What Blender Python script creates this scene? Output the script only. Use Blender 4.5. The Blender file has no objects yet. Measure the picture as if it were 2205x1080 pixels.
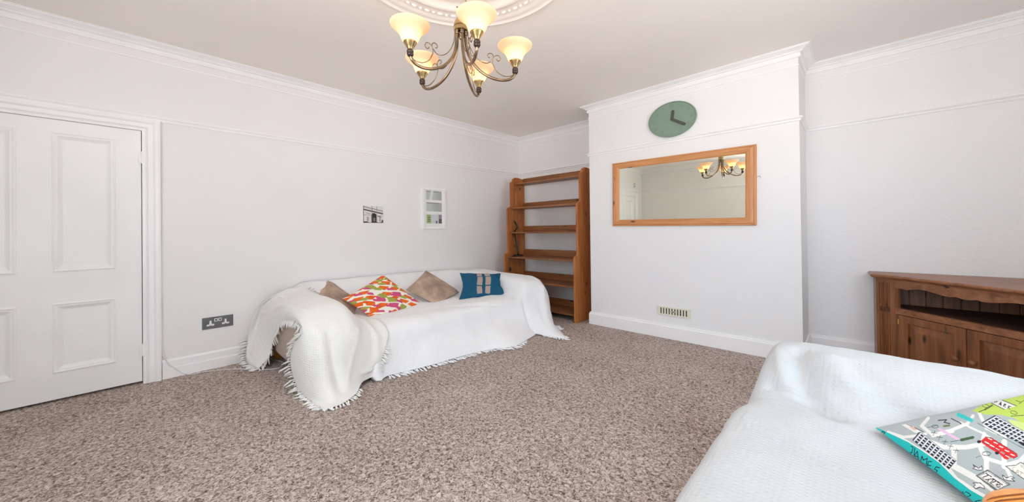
import bpy, bmesh, math, random
import numpy as np
from mathutils import Vector, Matrix, noise
random.seed(7)
SC = bpy.context.scene
COL = SC.collection
PI = math.pi

# ------------------------------------------------------------------ camera
F, CY, YAW, PIT, ROL, H = 778.28, 492.19, 0.761667, -0.0060254, -0.0118696, 1.1
def _rot(y, p, r):
    cy, sy, cp, sp, cr, sr = math.cos(y), math.sin(y), math.cos(p), math.sin(p), math.cos(r), math.sin(r)
    return (np.array([[cr, -sr, 0], [sr, cr, 0], [0, 0, 1]]) @ np.array([[1, 0, 0], [0, cp, -sp], [0, sp, cp]])
            @ np.array([[cy, 0, sy], [0, 1, 0], [-sy, 0, cy]]))
M3 = _rot(YAW, PIT, ROL)
def ray(px, py):
    d = M3.T @ np.array([(px - 1102.5) / F, (py - CY) / F, 1.0]); return Vector((d[0], d[2], -d[1]))
CAM = Vector((0, 0, H))
def onZ(px, py, z=0.0): d = ray(px, py); return CAM + d * ((z - H) / d.z)
def onX(px, py, x): d = ray(px, py); return CAM + d * (x / d.x)
def onY(px, py, y): d = ray(px, py); return CAM + d * (y / d.y)
def proj_np(P):
    c = np.stack([P[:, 0], -(P[:, 2] - H), P[:, 1]], 1) @ M3.T
    return 1102.5 + F * c[:, 0] / c[:, 2], CY + F * c[:, 1] / c[:, 2]

cam = bpy.data.cameras.new('camera'); camo = bpy.data.objects.new('camera', cam); COL.objects.link(camo)
m = M3
R_ = Vector((m[0][0], m[0][2], -m[0][1])); U_ = -Vector((m[1][0], m[1][2], -m[1][1])); B_ = -Vector((m[2][0], m[2][2], -m[2][1]))
camo.matrix_world = Matrix(((R_.x, U_.x, B_.x, 0), (R_.y, U_.y, B_.y, 0), (R_.z, U_.z, B_.z, H), (0, 0, 0, 1)))
cam.sensor_fit = 'HORIZONTAL'; cam.sensor_width = 36; cam.lens = 36 * F / 2205; cam.shift_y = -(540 - CY) / 2205
cam.clip_start = 0.02
SC.camera = camo

# ------------------------------------------------------------------ materials
def lin(c):
    return tuple(((v / 255) / 12.92 if v / 255 <= 0.04045 else ((v / 255 + 0.055) / 1.055) ** 2.4) for v in c)
class NT:
    def __init__(s, name):
        s.m = bpy.data.materials.new(name); s.m.use_nodes = True; s.t = s.m.node_tree
        s.b = s.t.nodes['Principled BSDF']; s.out = s.t.nodes['Material Output']
    def n(s, typ, **k):
        nd = s.t.nodes.new(typ)
        for a, v in k.items():
            if a.startswith('i_'): nd.inputs[a[2:].replace('_', ' ')].default_value = v
            else: setattr(nd, a, v)
        return nd
    def l(s, a, b): s.t.links.new(a, b)
    def coords(s, kind='Object', scale=(1, 1, 1), rot=(0, 0, 0)):
        tc = s.n('ShaderNodeTexCoord'); mp = s.n('ShaderNodeMapping')
        mp.inputs['Scale'].default_value = scale; mp.inputs['Rotation'].default_value = rot
        s.l(tc.outputs[kind], mp.inputs['Vector']); return mp.outputs['Vector']
    def ramp(s, fac, stops):
        r = s.n('ShaderNodeValToRGB'); e = r.color_ramp.elements
        while len(e) < len(stops): e.new(0.5)
        for q, (p, c) in zip(e, stops): q.position = p; q.color = (*lin(c), 1)
        s.l(fac, r.inputs[0]); return r.outputs[0]
    def bump(s, h, strength=0.3, dist=0.002, prev=None):
        b = s.n('ShaderNodeBump'); b.inputs['Strength'].default_value = strength; b.inputs['Distance'].default_value = dist
        s.l(h, b.inputs['Height'])
        if prev is not None: s.l(prev, b.inputs['Normal'])
        return b.outputs['Normal']
def plain(name, c, rough=0.6, metal=0.0, spec=0.5, var=0.04, scale=12, bump=0.0, bscale=60, bd=0.002):
    t = NT(name); t.b.inputs['Roughness'].default_value = rough; t.b.inputs['Metallic'].default_value = metal
    t.b.inputs['Specular IOR Level'].default_value = spec
    v = t.coords()
    nz = t.n('ShaderNodeTexNoise', i_Scale=scale, i_Detail=3.0); t.l(v, nz.inputs['Vector'])
    c2 = tuple(max(0, x * (1 - var)) for x in c); c1 = tuple(min(255, x * (1 + var)) for x in c)
    t.l(t.ramp(nz.outputs['Fac'], [(0.3, c2), (0.7, c1)]), t.b.inputs['Base Color'])
    if bump:
        n2 = t.n('ShaderNodeTexNoise', i_Scale=bscale, i_Detail=4.0); t.l(v, n2.inputs['Vector'])
        t.l(t.bump(n2.outputs['Fac'], bump, bd), t.b.inputs['Normal'])
    return t.m
def wood(name, dark, mid, light, axis='z', grain=1.0, rough=0.45, knots=True, kn=1.35):
    t = NT(name); t.b.inputs['Roughness'].default_value = rough
    st = {'x': (1.2, 16, 16), 'y': (16, 1.2, 16), 'z': (16, 16, 1.2)}[axis]
    v = t.coords(scale=tuple(a * grain for a in st))
    nz = t.n('ShaderNodeTexNoise', i_Scale=1.6, i_Detail=5.0, i_Roughness=0.6, i_Distortion=0.6); t.l(v, nz.inputs['Vector'])
    col = t.ramp(nz.outputs['Fac'], [(0.25, dark), (0.5, mid), (0.78, light)])
    if knots:
        s2 = {'x': (3.2, 8, 8), 'y': (8, 3.2, 8), 'z': (8, 8, 3.2)}[axis]
        v2 = t.coords(scale=s2)
        vo = t.n('ShaderNodeTexVoronoi', i_Scale=kn, i_Randomness=1.0); t.l(v2, vo.inputs['Vector'])
        k = t.n('ShaderNodeMapRange'); k.inputs['From Min'].default_value = 0.06; k.inputs['From Max'].default_value = 0.17
        t.l(vo.outputs['Distance'], k.inputs['Value'])
        mx = t.n('ShaderNodeMix', data_type='RGBA'); t.l(k.outputs[0], mx.inputs[0])
        mx.inputs[6].default_value = (*lin(tuple(x * 0.38 for x in dark)), 1); t.l(col, mx.inputs[7]); col = mx.outputs[2]
    t.l(col, t.b.inputs['Base Color'])
    t.l(t.bump(nz.outputs['Fac'], 0.15, 0.001), t.b.inputs['Normal'])
    return t.m
def attr_mat(name, rough=0.8, sheen=0.0, weave=0.0, wscale=900, spec=0.3):
    t = NT(name); t.b.inputs['Roughness'].default_value = rough; t.b.inputs['Sheen Weight'].default_value = sheen
    t.b.inputs['Specular IOR Level'].default_value = spec
    a = t.n('ShaderNodeVertexColor'); a.layer_name = 'Col'; t.l(a.outputs['Color'], t.b.inputs['Base Color'])
    if weave:
        nz = t.n('ShaderNodeTexNoise', i_Scale=wscale, i_Detail=2.0); t.l(t.coords(), nz.inputs['Vector'])
        t.l(t.bump(nz.outputs['Fac'], weave, 0.001), t.b.inputs['Normal'])
    return t.m

MAT = {}
def wallmat(name, c, bump, sc, bd=0.003):
    t = NT(name); t.b.inputs['Roughness'].default_value = 0.75; t.b.inputs['Specular IOR Level'].default_value = 0.25
    v = t.coords()
    nz = t.n('ShaderNodeTexNoise', i_Scale=0.9, i_Detail=2.0); t.l(v, nz.inputs['Vector'])
    t.l(t.ramp(nz.outputs['Fac'], [(0.3, tuple(x * 0.985 for x in c)), (0.7, c)]), t.b.inputs['Base Color'])
    n2 = t.n('ShaderNodeTexNoise', i_Scale=sc, i_Detail=3.0, i_Roughness=0.55); t.l(v, n2.inputs['Vector'])
    t.l(t.bump(n2.outputs['Fac'], bump, bd), t.b.inputs['Normal']); return t.m
MAT['wall'] = wallmat('white_painted_plaster', (240, 238, 237), 0.06, 30)
MAT['wall_tex'] = wallmat('white_textured_wallpaper', (240, 239, 240), 0.7, 90, 0.004)
MAT['ceiling'] = wallmat('ceiling_paint', (247, 242, 238), 0.15, 60)
MAT['trim'] = plain('white_gloss_paint', (246, 245, 246), rough=0.4, var=0.01, scale=3)
MAT['door'] = plain('door_paint', (243, 243, 242), rough=0.45, var=0.015, scale=2)
# carpet
t = NT('mottled_carpet'); t.b.inputs['Roughness'].default_value = 0.95; t.b.inputs['Specular IOR Level'].default_value = 0.1
v = t.coords()
n1 = t.n('ShaderNodeTexNoise', i_Scale=62.0, i_Detail=3.0, i_Roughness=0.72, i_Distortion=1.2); t.l(v, n1.inputs['Vector'])
n2 = t.n('ShaderNodeTexNoise', i_Scale=2.2, i_Detail=3.0); t.l(v, n2.inputs['Vector'])
ad = t.n('ShaderNodeMath', operation='MULTIPLY_ADD'); ad.inputs[1].default_value = 0.10; t.l(n2.outputs['Fac'], ad.inputs[0]); t.l(n1.outputs['Fac'], ad.inputs[2])
t.l(t.ramp(ad.outputs[0], [(0.38, (96, 78, 69)), (0.48, (152, 133, 123)), (0.56, (194, 177, 167)), (0.68, (230, 217, 209))]), t.b.inputs['Base Color'])
t.l(t.bump(n1.outputs['Fac'], 1.0, 0.012), t.b.inputs['Normal']); MAT['carpet'] = t.m
MAT['pine_z'] = wood('orange_pine_upright', (140, 76, 34), (176, 106, 54), (200, 134, 76), 'z')
MAT['pine_x'] = wood('orange_pine_shelf', (108, 63, 34), (145, 90, 50), (172, 112, 66), 'x')
MAT['frame_x'] = wood('honey_pine_frame_rail', (176, 112, 62), (200, 138, 84), (216, 156, 104), 'x', rough=0.4)
MAT['frame_z'] = wood('honey_pine_frame_stile', (184, 122, 72), (206, 144, 94), (220, 162, 114), 'z', rough=0.4)
MAT['cab_z'] = wood('brown_stained_pine_upright', (88, 50, 28), (128, 78, 46), (158, 102, 64), 'z', rough=0.35)
MAT['cab_x'] = wood('brown_stained_pine_rail', (102, 62, 38), (144, 92, 60), (172, 120, 84), 'x', rough=0.35)
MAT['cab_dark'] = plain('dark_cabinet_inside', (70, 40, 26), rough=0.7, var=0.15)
MAT['leg'] = wood('golden_wood_leg', (176, 112, 34), (206, 140, 54), (222, 160, 74), 'z', knots=False)
MAT['sofa'] = plain('beige_sofa_fabric', (190, 172, 158), rough=0.9, var=0.06, scale=400, bump=0.4, bscale=500, bd=0.001)
MAT['brass'] = plain('antique_brass', (180, 156, 112), rough=0.28, metal=1.0, var=0.15, scale=20)
MAT['bronze'] = plain('dark_aged_bronze', (148, 128, 104), rough=0.26, metal=1.0, var=0.15, scale=20)
MAT['collar'] = plain('dark_collar_bronze', (74, 62, 56), rough=0.35, metal=0.7, var=0.1)
MAT['chrome'] = plain('bright_metal', (190, 190, 190), rough=0.15, metal=1.0, var=0.02)
MAT['black'] = plain('black_plastic', (22, 21, 22), rough=0.35, var=0.1)
MAT['slot'] = plain('dark_slot', (60, 58, 50), rough=0.8, var=0.05)
MAT['clock'] = plain('sage_green_plastic', (128, 150, 134), rough=0.5, var=0.01)
MAT['hand'] = plain('charcoal_clock_hand', (72, 74, 70), rough=0.5, var=0.01)
MAT['vent'] = plain('cream_plastic_vent', (226, 226, 206), rough=0.5, var=0.02)
MAT['steel'] = plain('brushed_steel_plate', (120, 120, 124), rough=0.35, metal=0.6, var=0.05)
MAT['socket_white'] = plain('white_socket_plastic', (232, 232, 230), rough=0.35, var=0.01)
MAT['cable'] = plain('white_cable_sheath', (228, 226, 222), rough=0.5, var=0.02)
MAT['brass_hinge'] = plain('polished_brass_hinge', (214, 172, 92), rough=0.3, metal=0.8, var=0.05)
MAT['taupe'] = plain('taupe_velvet', (170, 146, 128), rough=0.85, var=0.16, scale=9, bump=0.5, bscale=30, bd=0.006)
MAT['orange'] = wood('orange_varnished_wood', (226, 130, 52), (240, 152, 72), (250, 178, 104), 'x', rough=0.25, knots=False)
MAT['groove'] = plain('dark_carved_line', (138, 74, 24), rough=0.6, var=0.1)
MAT['paper'] = plain('white_mount_board', (238, 238, 236), rough=0.6, var=0.01)
# throw fabric: waffle weave from UVs in metres
def throwmat(name, c, strength, pitch):
    t = NT(name); t.b.inputs['Roughness'].default_value = 0.92; t.b.inputs['Specular IOR Level'].default_value = 0.15
    t.b.inputs['Sheen Weight'].default_value = 0.15
    v = t.coords('UV')
    k = 0.5 / pitch * 0.32
    w1 = t.n('ShaderNodeTexWave', wave_type='BANDS', bands_direction='X', i_Scale=1 / pitch * 0.318 / 2 * 2, i_Distortion=0.6); t.l(v, w1.inputs['Vector'])
    w2 = t.n('ShaderNodeTexWave', wave_type='BANDS', bands_direction='Y', i_Scale=1 / pitch * 0.318 / 2 * 2, i_Distortion=0.6); t.l(v, w2.inputs['Vector'])
    w1.inputs['Scale'].default_value = 2 * PI / pitch / 20; w2.inputs['Scale'].default_value = 2 * PI / pitch / 20
    mu = t.n('ShaderNodeMath', operation='MULTIPLY'); t.l(w1.outputs['Fac'], mu.inputs[0]); t.l(w2.outputs['Fac'], mu.inputs[1])
    nz = t.n('ShaderNodeTexNoise', i_Scale=5.0, i_Detail=3.0); t.l(v, nz.inputs['Vector'])
    t.l(t.ramp(nz.outputs['Fac'], [(0.3, tuple(x * 0.975 for x in c)), (0.7, c)]), t.b.inputs['Base Color'])
    nf = t.n('ShaderNodeTexNoise', i_Scale=140.0, i_Detail=3.0); t.l(v, nf.inputs['Vector'])
    b1 = t.bump(mu.outputs[0], strength, 0.006)
    t.l(t.bump(nf.outputs['Fac'], 0.35, 0.003, b1), t.b.inputs['Normal']); return t.m
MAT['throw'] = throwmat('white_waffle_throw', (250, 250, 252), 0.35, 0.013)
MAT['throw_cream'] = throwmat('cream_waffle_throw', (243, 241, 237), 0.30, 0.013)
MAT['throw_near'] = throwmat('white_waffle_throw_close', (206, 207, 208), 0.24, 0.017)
# mirror
t = NT('mirror_glass'); t.b.inputs['Base Color'].default_value = (*lin((236, 238, 226)), 1); t.b.inputs['Metallic'].default_value = 1.0; t.b.inputs['Roughness'].default_value = 0.0
MAT['mirror'] = t.m
# frosted lamp glass: translucent shell that glows because of the lamp in it
t = NT('frosted_alabaster_glass'); t.t.nodes.remove(t.b)
d = t.n('ShaderNodeBsdfDiffuse'); d.inputs['Color'].default_value = (*lin((255, 244, 226)), 1)
tr = t.n('ShaderNodeBsdfTranslucent'); tr.inputs['Color'].default_value = (*lin((255, 226, 190)), 1)
mx = t.n('ShaderNodeMixShader'); mx.inputs[0].default_value = 0.55
t.l(d.outputs[0], mx.inputs[1]); t.l(tr.outputs[0], mx.inputs[2]); t.l(mx.outputs[0], t.out.inputs['Surface'])
MAT['shade'] = t.m
t = NT('lit_bulb'); t.b.inputs['Emission Color'].default_value = (1.0, 0.80, 0.56, 1); t.b.inputs['Emission Strength'].default_value = 40.0
MAT['bulb'] = t.m
t = NT('window_glass'); t.t.nodes.remove(t.b)
g = t.n('ShaderNodeBsdfTransparent'); gl = t.n('ShaderNodeBsdfGlossy'); gl.inputs['Roughness'].default_value = 0.02
mx = t.n('ShaderNodeMixShader'); mx.inputs[0].default_value = 0.05
t.l(g.outputs[0], mx.inputs[1]); t.l(gl.outputs[0], mx.inputs[2]); t.l(mx.outputs[0], t.out.inputs['Surface'])
MAT['pane'] = t.m

# ------------------------------------------------------------------ object helpers
def root(name, loc, label=None, cat=None, group=None):
    o = bpy.data.objects.new(name, None); COL.objects.link(o); o.location = loc; o.empty_display_size = 0.1
    if label: o['label'] = label
    if cat: o['category'] = cat
    if group: o['group'] = group
    return o
def base_of(o):
    p = Vector((0, 0, 0))
    while o is not None: p += o.location; o = o.parent
    return p
def obj(name, bm, mat, parent=None, smooth=False, loc=None, label=None):
    """bm in world coordinates; origin at loc (or the parent's base)."""
    b = base_of(parent) if parent is not None else Vector((0, 0, 0))
    L = Vector(loc) if loc is not None else b
    bmesh.ops.translate(bm, verts=bm.verts, vec=-L)
    me = bpy.data.meshes.new(name); bm.to_mesh(me); bm.free(); me.materials.append(mat)
    if smooth:
        me.polygons.foreach_set('use_smooth', [True] * len(me.polygons))
    o = bpy.data.objects.new(name, me); COL.objects.link(o); o.parent = parent; o.location = L - b
    if label: o['label'] = label
    return o
def tag(o, label, cat, group=None):
    o['label'] = label; o['category'] = cat
    if group: o['group'] = group
    return o
def struct(name, bm, mat, smooth=False):
    o = obj(name, bm, mat, None, smooth); o['kind'] = 'structure'; return o
def autosmooth(o, ang=35):
    me = o.data; me.polygons.foreach_set('use_smooth', [True] * len(me.polygons))
    bm = bmesh.new(); bm.from_mesh(me)
    for e in bm.edges:
        if len(e.link_faces) == 2 and e.calc_face_angle(0) > math.radians(ang): e.smooth = False
    bm.to_mesh(me); bm.free(); return o
def N(): return bmesh.new()
def box(bm, lo, hi, bev=0.0):
    v = [bm.verts.new((x, y, z)) for x in (lo[0], hi[0]) for y in (lo[1], hi[1]) for z in (lo[2], hi[2])]
    fs = [bm.faces.new([v[i] for i in f]) for f in ((0, 1, 3, 2), (4, 6, 7, 5), (0, 4, 5, 1), (2, 3, 7, 6), (0, 2, 6, 4), (1, 5, 7, 3))]
    if bev:
        es = list({e for f in fs for e in f.edges})
        bmesh.ops.bevel(bm, geom=es, offset=bev, segments=2, affect='EDGES', profile=0.5)
    return bm
def obox(bm, o, eu, ev, en, lu, lv, ln, bev=0.0):
    """box from corner o along unit axes"""
    o = Vector(o); eu = Vector(eu); ev = Vector(ev); en = Vector(en)
    v = [bm.verts.new(o + eu * a + ev * b + en * c) for a in (0, lu) for b in (0, lv) for c in (0, ln)]
    fs = [bm.faces.new([v[i] for i in f]) for f in ((0, 1, 3, 2), (4, 6, 7, 5), (0, 4, 5, 1), (2, 3, 7, 6), (0, 2, 6, 4), (1, 5, 7, 3))]
    if bev:
        es = list({e for f in fs for e in f.edges})
        bmesh.ops.bevel(bm, geom=es, offset=bev, segments=2, affect='EDGES', profile=0.5)
    return bm
def prism(bm, pts, vec):
    """extrude closed 3-D polygon along vec"""
    a = [bm.verts.new(p) for p in pts]; b = [bm.verts.new(Vector(p) + Vector(vec)) for p in pts]
    bm.faces.new(a); bm.faces.new(b[::-1]); n = len(a)
    for i in range(n): bm.faces.new((a[i], b[i], b[(i + 1) % n], a[(i + 1) % n]))
    bmesh.ops.recalc_face_normals(bm, faces=bm.faces); return bm
def tube(bm, pts, r, seg=8, cap=True):
    pts = [Vector(p) for p in pts]; n = len(pts)
    rs = r if isinstance(r, (list, tuple)) else [r] * n
    up = Vector((0, 0, 1)); rings = []; prev = None
    for i, p in enumerate(pts):
        d = (pts[min(i + 1, n - 1)] - pts[max(i - 1, 0)]).normalized()
        if prev is None:
            a = d.cross(up)
            if a.length < 1e-3: a = d.cross(Vector((1, 0, 0)))
        else: a = prev - d * prev.dot(d)
        a.normalize(); prev = a; b = d.cross(a)
        rings.append([bm.verts.new(p + (a * math.cos(2 * PI * k / seg) + b * math.sin(2 * PI * k / seg)) * rs[i]) for k in range(seg)])
    for i in range(n - 1):
        for k in range(seg): bm.faces.new((rings[i][k], rings[i][(k + 1) % seg], rings[i + 1][(k + 1) % seg], rings[i + 1][k]))
    if cap: bm.faces.new(rings[0][::-1]); bm.faces.new(rings[-1])
    return bm
def lathe(bm, c, prof, seg=32, axis=None, closed=False):
    """prof: (r, h) pairs along axis"""
    c = Vector(c); ax = Vector(axis or (0, 0, 1)).normalized()
    a = ax.orthogonal().normalized(); b = ax.cross(a); rings = []
    for r, h in prof:
        rings.append([bm.verts.new(c + ax * h + (a * math.cos(2 * PI * k / seg) + b * math.sin(2 * PI * k / seg)) * max(r, 1e-5)) for k in range(seg)])
    m = len(rings)
    for i in range(m if closed else m - 1):
        for k in range(seg): bm.faces.new((rings[i][k], rings[i][(k + 1) % seg], rings[(i + 1) % m][(k + 1) % seg], rings[(i + 1) % m][k]))
    bmesh.ops.recalc_face_normals(bm, faces=bm.faces); return bm
def catmull(P, n):
    """P list of arrays -> n samples per segment"""
    P = [np.array(p, float) for p in P]; out = []
    Q = [2 * P[0] - P[1]] + P + [2 * P[-1] - P[-2]]
    for i in range(1, len(Q) - 2):
        for k in range(n):
            s = k / n
            out.append(0.5 * ((2 * Q[i]) + (-Q[i - 1] + Q[i + 1]) * s + (2 * Q[i - 1] - 5 * Q[i] + 4 * Q[i + 1] - Q[i + 2]) * s * s + (-Q[i - 1] + 3 * Q[i] - 3 * Q[i + 1] + Q[i + 2]) * s ** 3))
    out.append(P[-1]); return out
def sweep(bm, path, prof, closed=False):
    """sweep (d, z) profile along a plan path; d = distance to the right of travel"""
    path = [Vector((p[0], p[1])) for p in path]; n = len(path); rows = []
    for i, p in enumerate(path):
        dirs = []
        if i > 0 or closed: dirs.append((p - path[i - 1]).normalized())
        if i < n - 1 or closed: dirs.append((path[(i + 1) % n] - p).normalized())
        ns = [Vector((d.y, -d.x)) for d in dirs]
        if len(ns) == 2:
            mt = (ns[0] + ns[1]); mt = mt / max(1e-6, mt.dot(ns[0]))
        else: mt = ns[0]
        rows.append([bm.verts.new((p.x + mt.x * d, p.y + mt.y * d, z)) for d, z in prof])
    k = len(prof)
    for i in range(n if closed else n - 1):
        a, b = rows[i], rows[(i + 1) % n]
        for j in range(k): bm.faces.new((a[j], a[(j + 1) % k], b[(j + 1) % k], b[j]))
    if not closed: bm.faces.new(rows[0]); bm.faces.new(rows[-1][::-1])
    bmesh.ops.recalc_face_normals(bm, faces=bm.faces); return bm
def ring(bm, o, eu, ev, en, w, h, prof):
    """mitred rectangular ring; prof (inset, height) closed polygon"""
    o = Vector(o); eu = Vector(eu); ev = Vector(ev); en = Vector(en); rows = []
    for (a, b, sa, sb) in ((0, 0, 1, 1), (w, 0, -1, 1), (w, h, -1, -1), (0, h, 1, -1)):
        rows.append([bm.verts.new(o + eu * (a + sa * i) + ev * (b + sb * i) + en * z) for i, z in prof])
    k = len(prof)
    for i in range(4):
        a, b = rows[i], rows[(i + 1) % 4]
        for j in range(k): bm.faces.new((a[j], a[(j + 1) % k], b[(j + 1) % k], b[j]))
    bmesh.ops.recalc_face_normals(bm, faces=bm.faces); return bm

# ------------------------------------------------------------------ room shell
XL, YB, XR, YF, CEIL = -3.857, 4.22, 1.07, -1.31, 2.55
BX0, BX1, BY = -2.275, -0.325, 3.722           # chimney breast
T = 0.15
bm = box(N(), (XL - T, YF - T, -0.1), (XR + T, YB + T, 0)); struct('floor', bm, MAT['carpet'])
bm = box(N(), (XL - T, YF - T, CEIL), (XR + T, YB + T, CEIL + 0.1)); struct('ceiling', bm, MAT['ceiling'])
DY0, DY1, DZ = -0.93, 0.052, 1.885             # door opening in the left wall
bm = N()
box(bm, (XL - T, YF - T, 0), (XL, DY0, CEIL)); box(bm, (XL - T, DY1, 0), (XL, YB + T, CEIL)); box(bm, (XL - T, DY0, DZ), (XL, DY1, CEIL))
box(bm, (XL - T, DY0, 0), (XL - 0.07, DY1, DZ))  # unseen plate closing the doorway, added to keep outside light from leaking in
struct('wall_left', bm, MAT['wall'])
struct('wall_back_left', box(N(), (XL, YB, 0), (BX0, YB + T, CEIL)), MAT['wall'])
struct('wall_chimney_breast', box(N(), (BX0, BY, 0), (BX1, YB + T, CEIL)), MAT['wall_tex'])
struct('wall_back_right', box(N(), (BX1, YB, 0), (XR, YB + T, CEIL)), MAT['wall_tex'])
# right wall with a wide window, front wall with an added one for fill light
WY0, WY1, WZ0, WZ1 = 1.15, 2.35, 0.85, 2.25
bm = N()
box(bm, (XR, YF - T, 0), (XR + T, WY0, CEIL)); box(bm, (XR, WY1, 0), (XR + T, YB + T, CEIL))
box(bm, (XR, WY0, 0), (XR + T, WY1, WZ0)); box(bm, (XR, WY0, WZ1), (XR + T, WY1, CEIL))
struct('wall_right', bm, MAT['wall'])
VX0, VX1 = -1.60, 0.85
bm = N()
box(bm, (XL, YF - T, 0), (VX0, YF, CEIL)); box(bm, (VX1, YF - T, 0), (XR, YF, CEIL))
box(bm, (VX0, YF - T, 0), (VX1, YF, WZ0)); box(bm, (VX0, YF - T, WZ1), (VX1, YF, CEIL))
struct('wall_front', bm, MAT['wall'])
def window(name, o, eu, w, en):
    o = Vector(o); eu = Vector(eu); en = Vector(en); ez = Vector((0, 0, 1)); h = WZ1 - WZ0
    bm = N(); ring(bm, o, eu, ez, en, w, h, [(0, 0.02), (0.05, 0.02), (0.05, 0.09), (0, 0.09)])
    for k in range(1, 3): obox(bm, o + eu * (w * k / 3 - 0.025) + en * 0.02, eu, ez, en, 0.05, h, 0.07)
    obox(bm, o + ez * (h * 0.55) + en * 0.03, eu, ez, en, w, 0.05, 0.05)
    f = struct(name, bm, MAT['trim'])
    p = obj('window_pane', obox(N(), o + en * 0.05, eu, ez, en, w, h, 0.004), MAT['pane'], f)
    obj('window_sill', obox(N(), o - ez * 0.03 - eu * 0.05 - en * 0.06, eu, ez, en, w + 0.1, 0.03, 0.12), MAT['trim'], f)
window('window_1', (XR, WY0, WZ0), (0, 1, 0), WY1 - WY0, (1, 0, 0))
window('window_added_fill', (VX0, YF, WZ0), (1, 0, 0), VX1 - VX0, (0, -1, 0))  # second window is added, to bring fill light from the camera side
LOOP = [(XL, YF), (XL, YB), (BX0, YB), (BX0, BY), (BX1, BY), (BX1, YB), (XR, YB), (XR, YF)]
E_ = 0.002
cor = [(-E_, 2.478), (0.012, 2.478), (0.018, 2.492), (0.012, 2.504), (0.012, 2.512), (0.030, 2.516), (0.034, 2.524), (0.050, 2.532), (0.064, 2.538), (0.072, 2.540), (0.074, 2.546), (0.084, 2.546), (0.084, CEIL + E_), (-E_, CEIL + E_)]
struct('trim_1', sweep(N(), LOOP, cor, True), MAT['trim'])
rail = [(-E_, 1.962), (0.008, 1.964), (0.012, 1.972), (0.012, 1.980), (0.020, 1.984), (0.026, 1.992), (0.022, 2.000), (0.010, 2.003), (-E_, 2.004)]
struct('trim_2', sweep(N(), [(XL, YF)] + LOOP[1:], rail, True), MAT['trim'])
bead = [(-E_, 2.412), (0.006, 2.413), (0.008, 2.418), (0.006, 2.423), (-E_, 2.424)]
struct('trim_3', sweep(N(), LOOP, bead, True), MAT['trim'])
CY1 = 0.150                                     # outer edge of door casing
sk = [(-E_, 0), (0.020, 0), (0.020, 0.118), (0.014, 0.126), (0.012, 0.140), (-E_, 0.142)]
sk2 = [(-E_, 0), (0.020, 0), (0.020, 0.075), (0.013, 0.080), (0.013, 0.128), (0.006, 0.140), (-E_, 0.142)]
struct('baseboard_left', sweep(N(), [(XL, CY1), (XL, YB), (BX0, YB)], sk2), MAT['trim'])
struct('baseboard_chimney_breast', sweep(N(), [(BX0, YB), (BX0, BY), (BX1, BY), (BX1, YB)], sk), MAT['trim'])
struct('baseboard_right', sweep(N(), [(BX1, YB), (XR, YB), (XR, YF), (XL, YF), (XL, DY0 - 0.1)], sk), MAT['trim'])
# door casing (architrave): moulded, mitred at the top
csp = [(0.0, -0.06), (0.0, 0.014), (0.018, 0.018), (0.026, 0.026), (0.034, 0.018), (0.058, 0.018), (0.070, 0.030), (0.086, 0.034), (0.098, 0.030), (0.098, -E_), (0.006, -E_), (0.006, -0.06)]
bm = N(); rows = []
for (y, z, sy, sz) in ((DY1, 0, 1, 0), (DY1, DZ, 1, 1), (DY0, DZ, -1, 1), (DY0, 0, -1, 0)):
    rows.append([bm.verts.new((XL + h, y + sy * (d - 0.004 if sz == 0 else d - 0.004), z + sz * (d * 0.9 - 0.004))) for d, h in csp])
for i in range(3):
    for j in range(len(csp)):
        k = (j + 1) % len(csp); bm.faces.new((rows[i][j], rows[i][k], rows[i + 1][k], rows[i + 1][j]))
bm.faces.new(rows[0]); bm.faces.new(rows[-1][::-1]); bmesh.ops.recalc_face_normals(bm, faces=bm.faces)
struct('trim_4', bm, MAT['trim'])
# door leaf, four moulded panels
bm = N(); XD = XL - 0.006; dt = 0.04
d0, d1, zb, zt = DY0 + 0.006, DY1 - 0.008, 0.018, DZ - 0.006
cols = [(-0.790, -0.522), (-0.362, -0.094)]; rws = [(0.200, 0.645), (0.872, 1.788)]
ys = [d0, cols[0][0], cols[0][1], cols[1][0], cols[1][1], d1]
for a, b in ((0, 1), (2, 3), (4, 5)): box(bm, (XD - dt, ys[a], zb), (XD, ys[b], zt))
for (a, b) in cols:
    for (u, w) in ((zb, rws[0][0]), (rws[0][1], rws[1][0]), (rws[1][1], zt)): box(bm, (XD - dt, a, u), (XD, b, w))
    for (u, w) in rws:
        box(bm, (XD - dt, a, u), (XD - 0.014, b, w))
        ring(bm, (XD, a, u), (0, 1, 0), (0, 0, 1), (1, 0, 0), b - a, w - u,
             [(-0.010, -0.004), (-0.010, 0.004), (-0.002, 0.007), (0.006, 0.003), (0.014, 0.002), (0.022, -0.004), (0.030, -0.010), (0.036, -0.013), (0.036, -0.016), (0, -0.016)])
door = struct('door_1', bm, MAT['door'])
for zc in (0.25, 1.68):
    b = N()
    for k in range(3): tube(b, [(XL + 0.010, DY1 - 0.003, zc - 0.045 + k * 0.031), (XL + 0.010, DY1 - 0.003, zc - 0.045 + k * 0.031 + 0.027)], 0.0075, 10)
    box(b, (XL + 0.002, DY1 - 0.020, zc - 0.045), (XL + 0.006, DY1 + 0.004, zc + 0.045))
    obj('hinge', b, MAT['door'], door)
b = N(); lathe(b, (XD, DY0 + 0.09, 0.93), [(0, 0), (0.026, 0), (0.026, 0.006), (0.01, 0.01), (0.01, 0.03), (0.024, 0.04), (0.028, 0.052), (0.02, 0.066), (0, 0.07)], 24, (1, 0, 0))
obj('door_knob', b, MAT['brass'], door, True)

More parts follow.
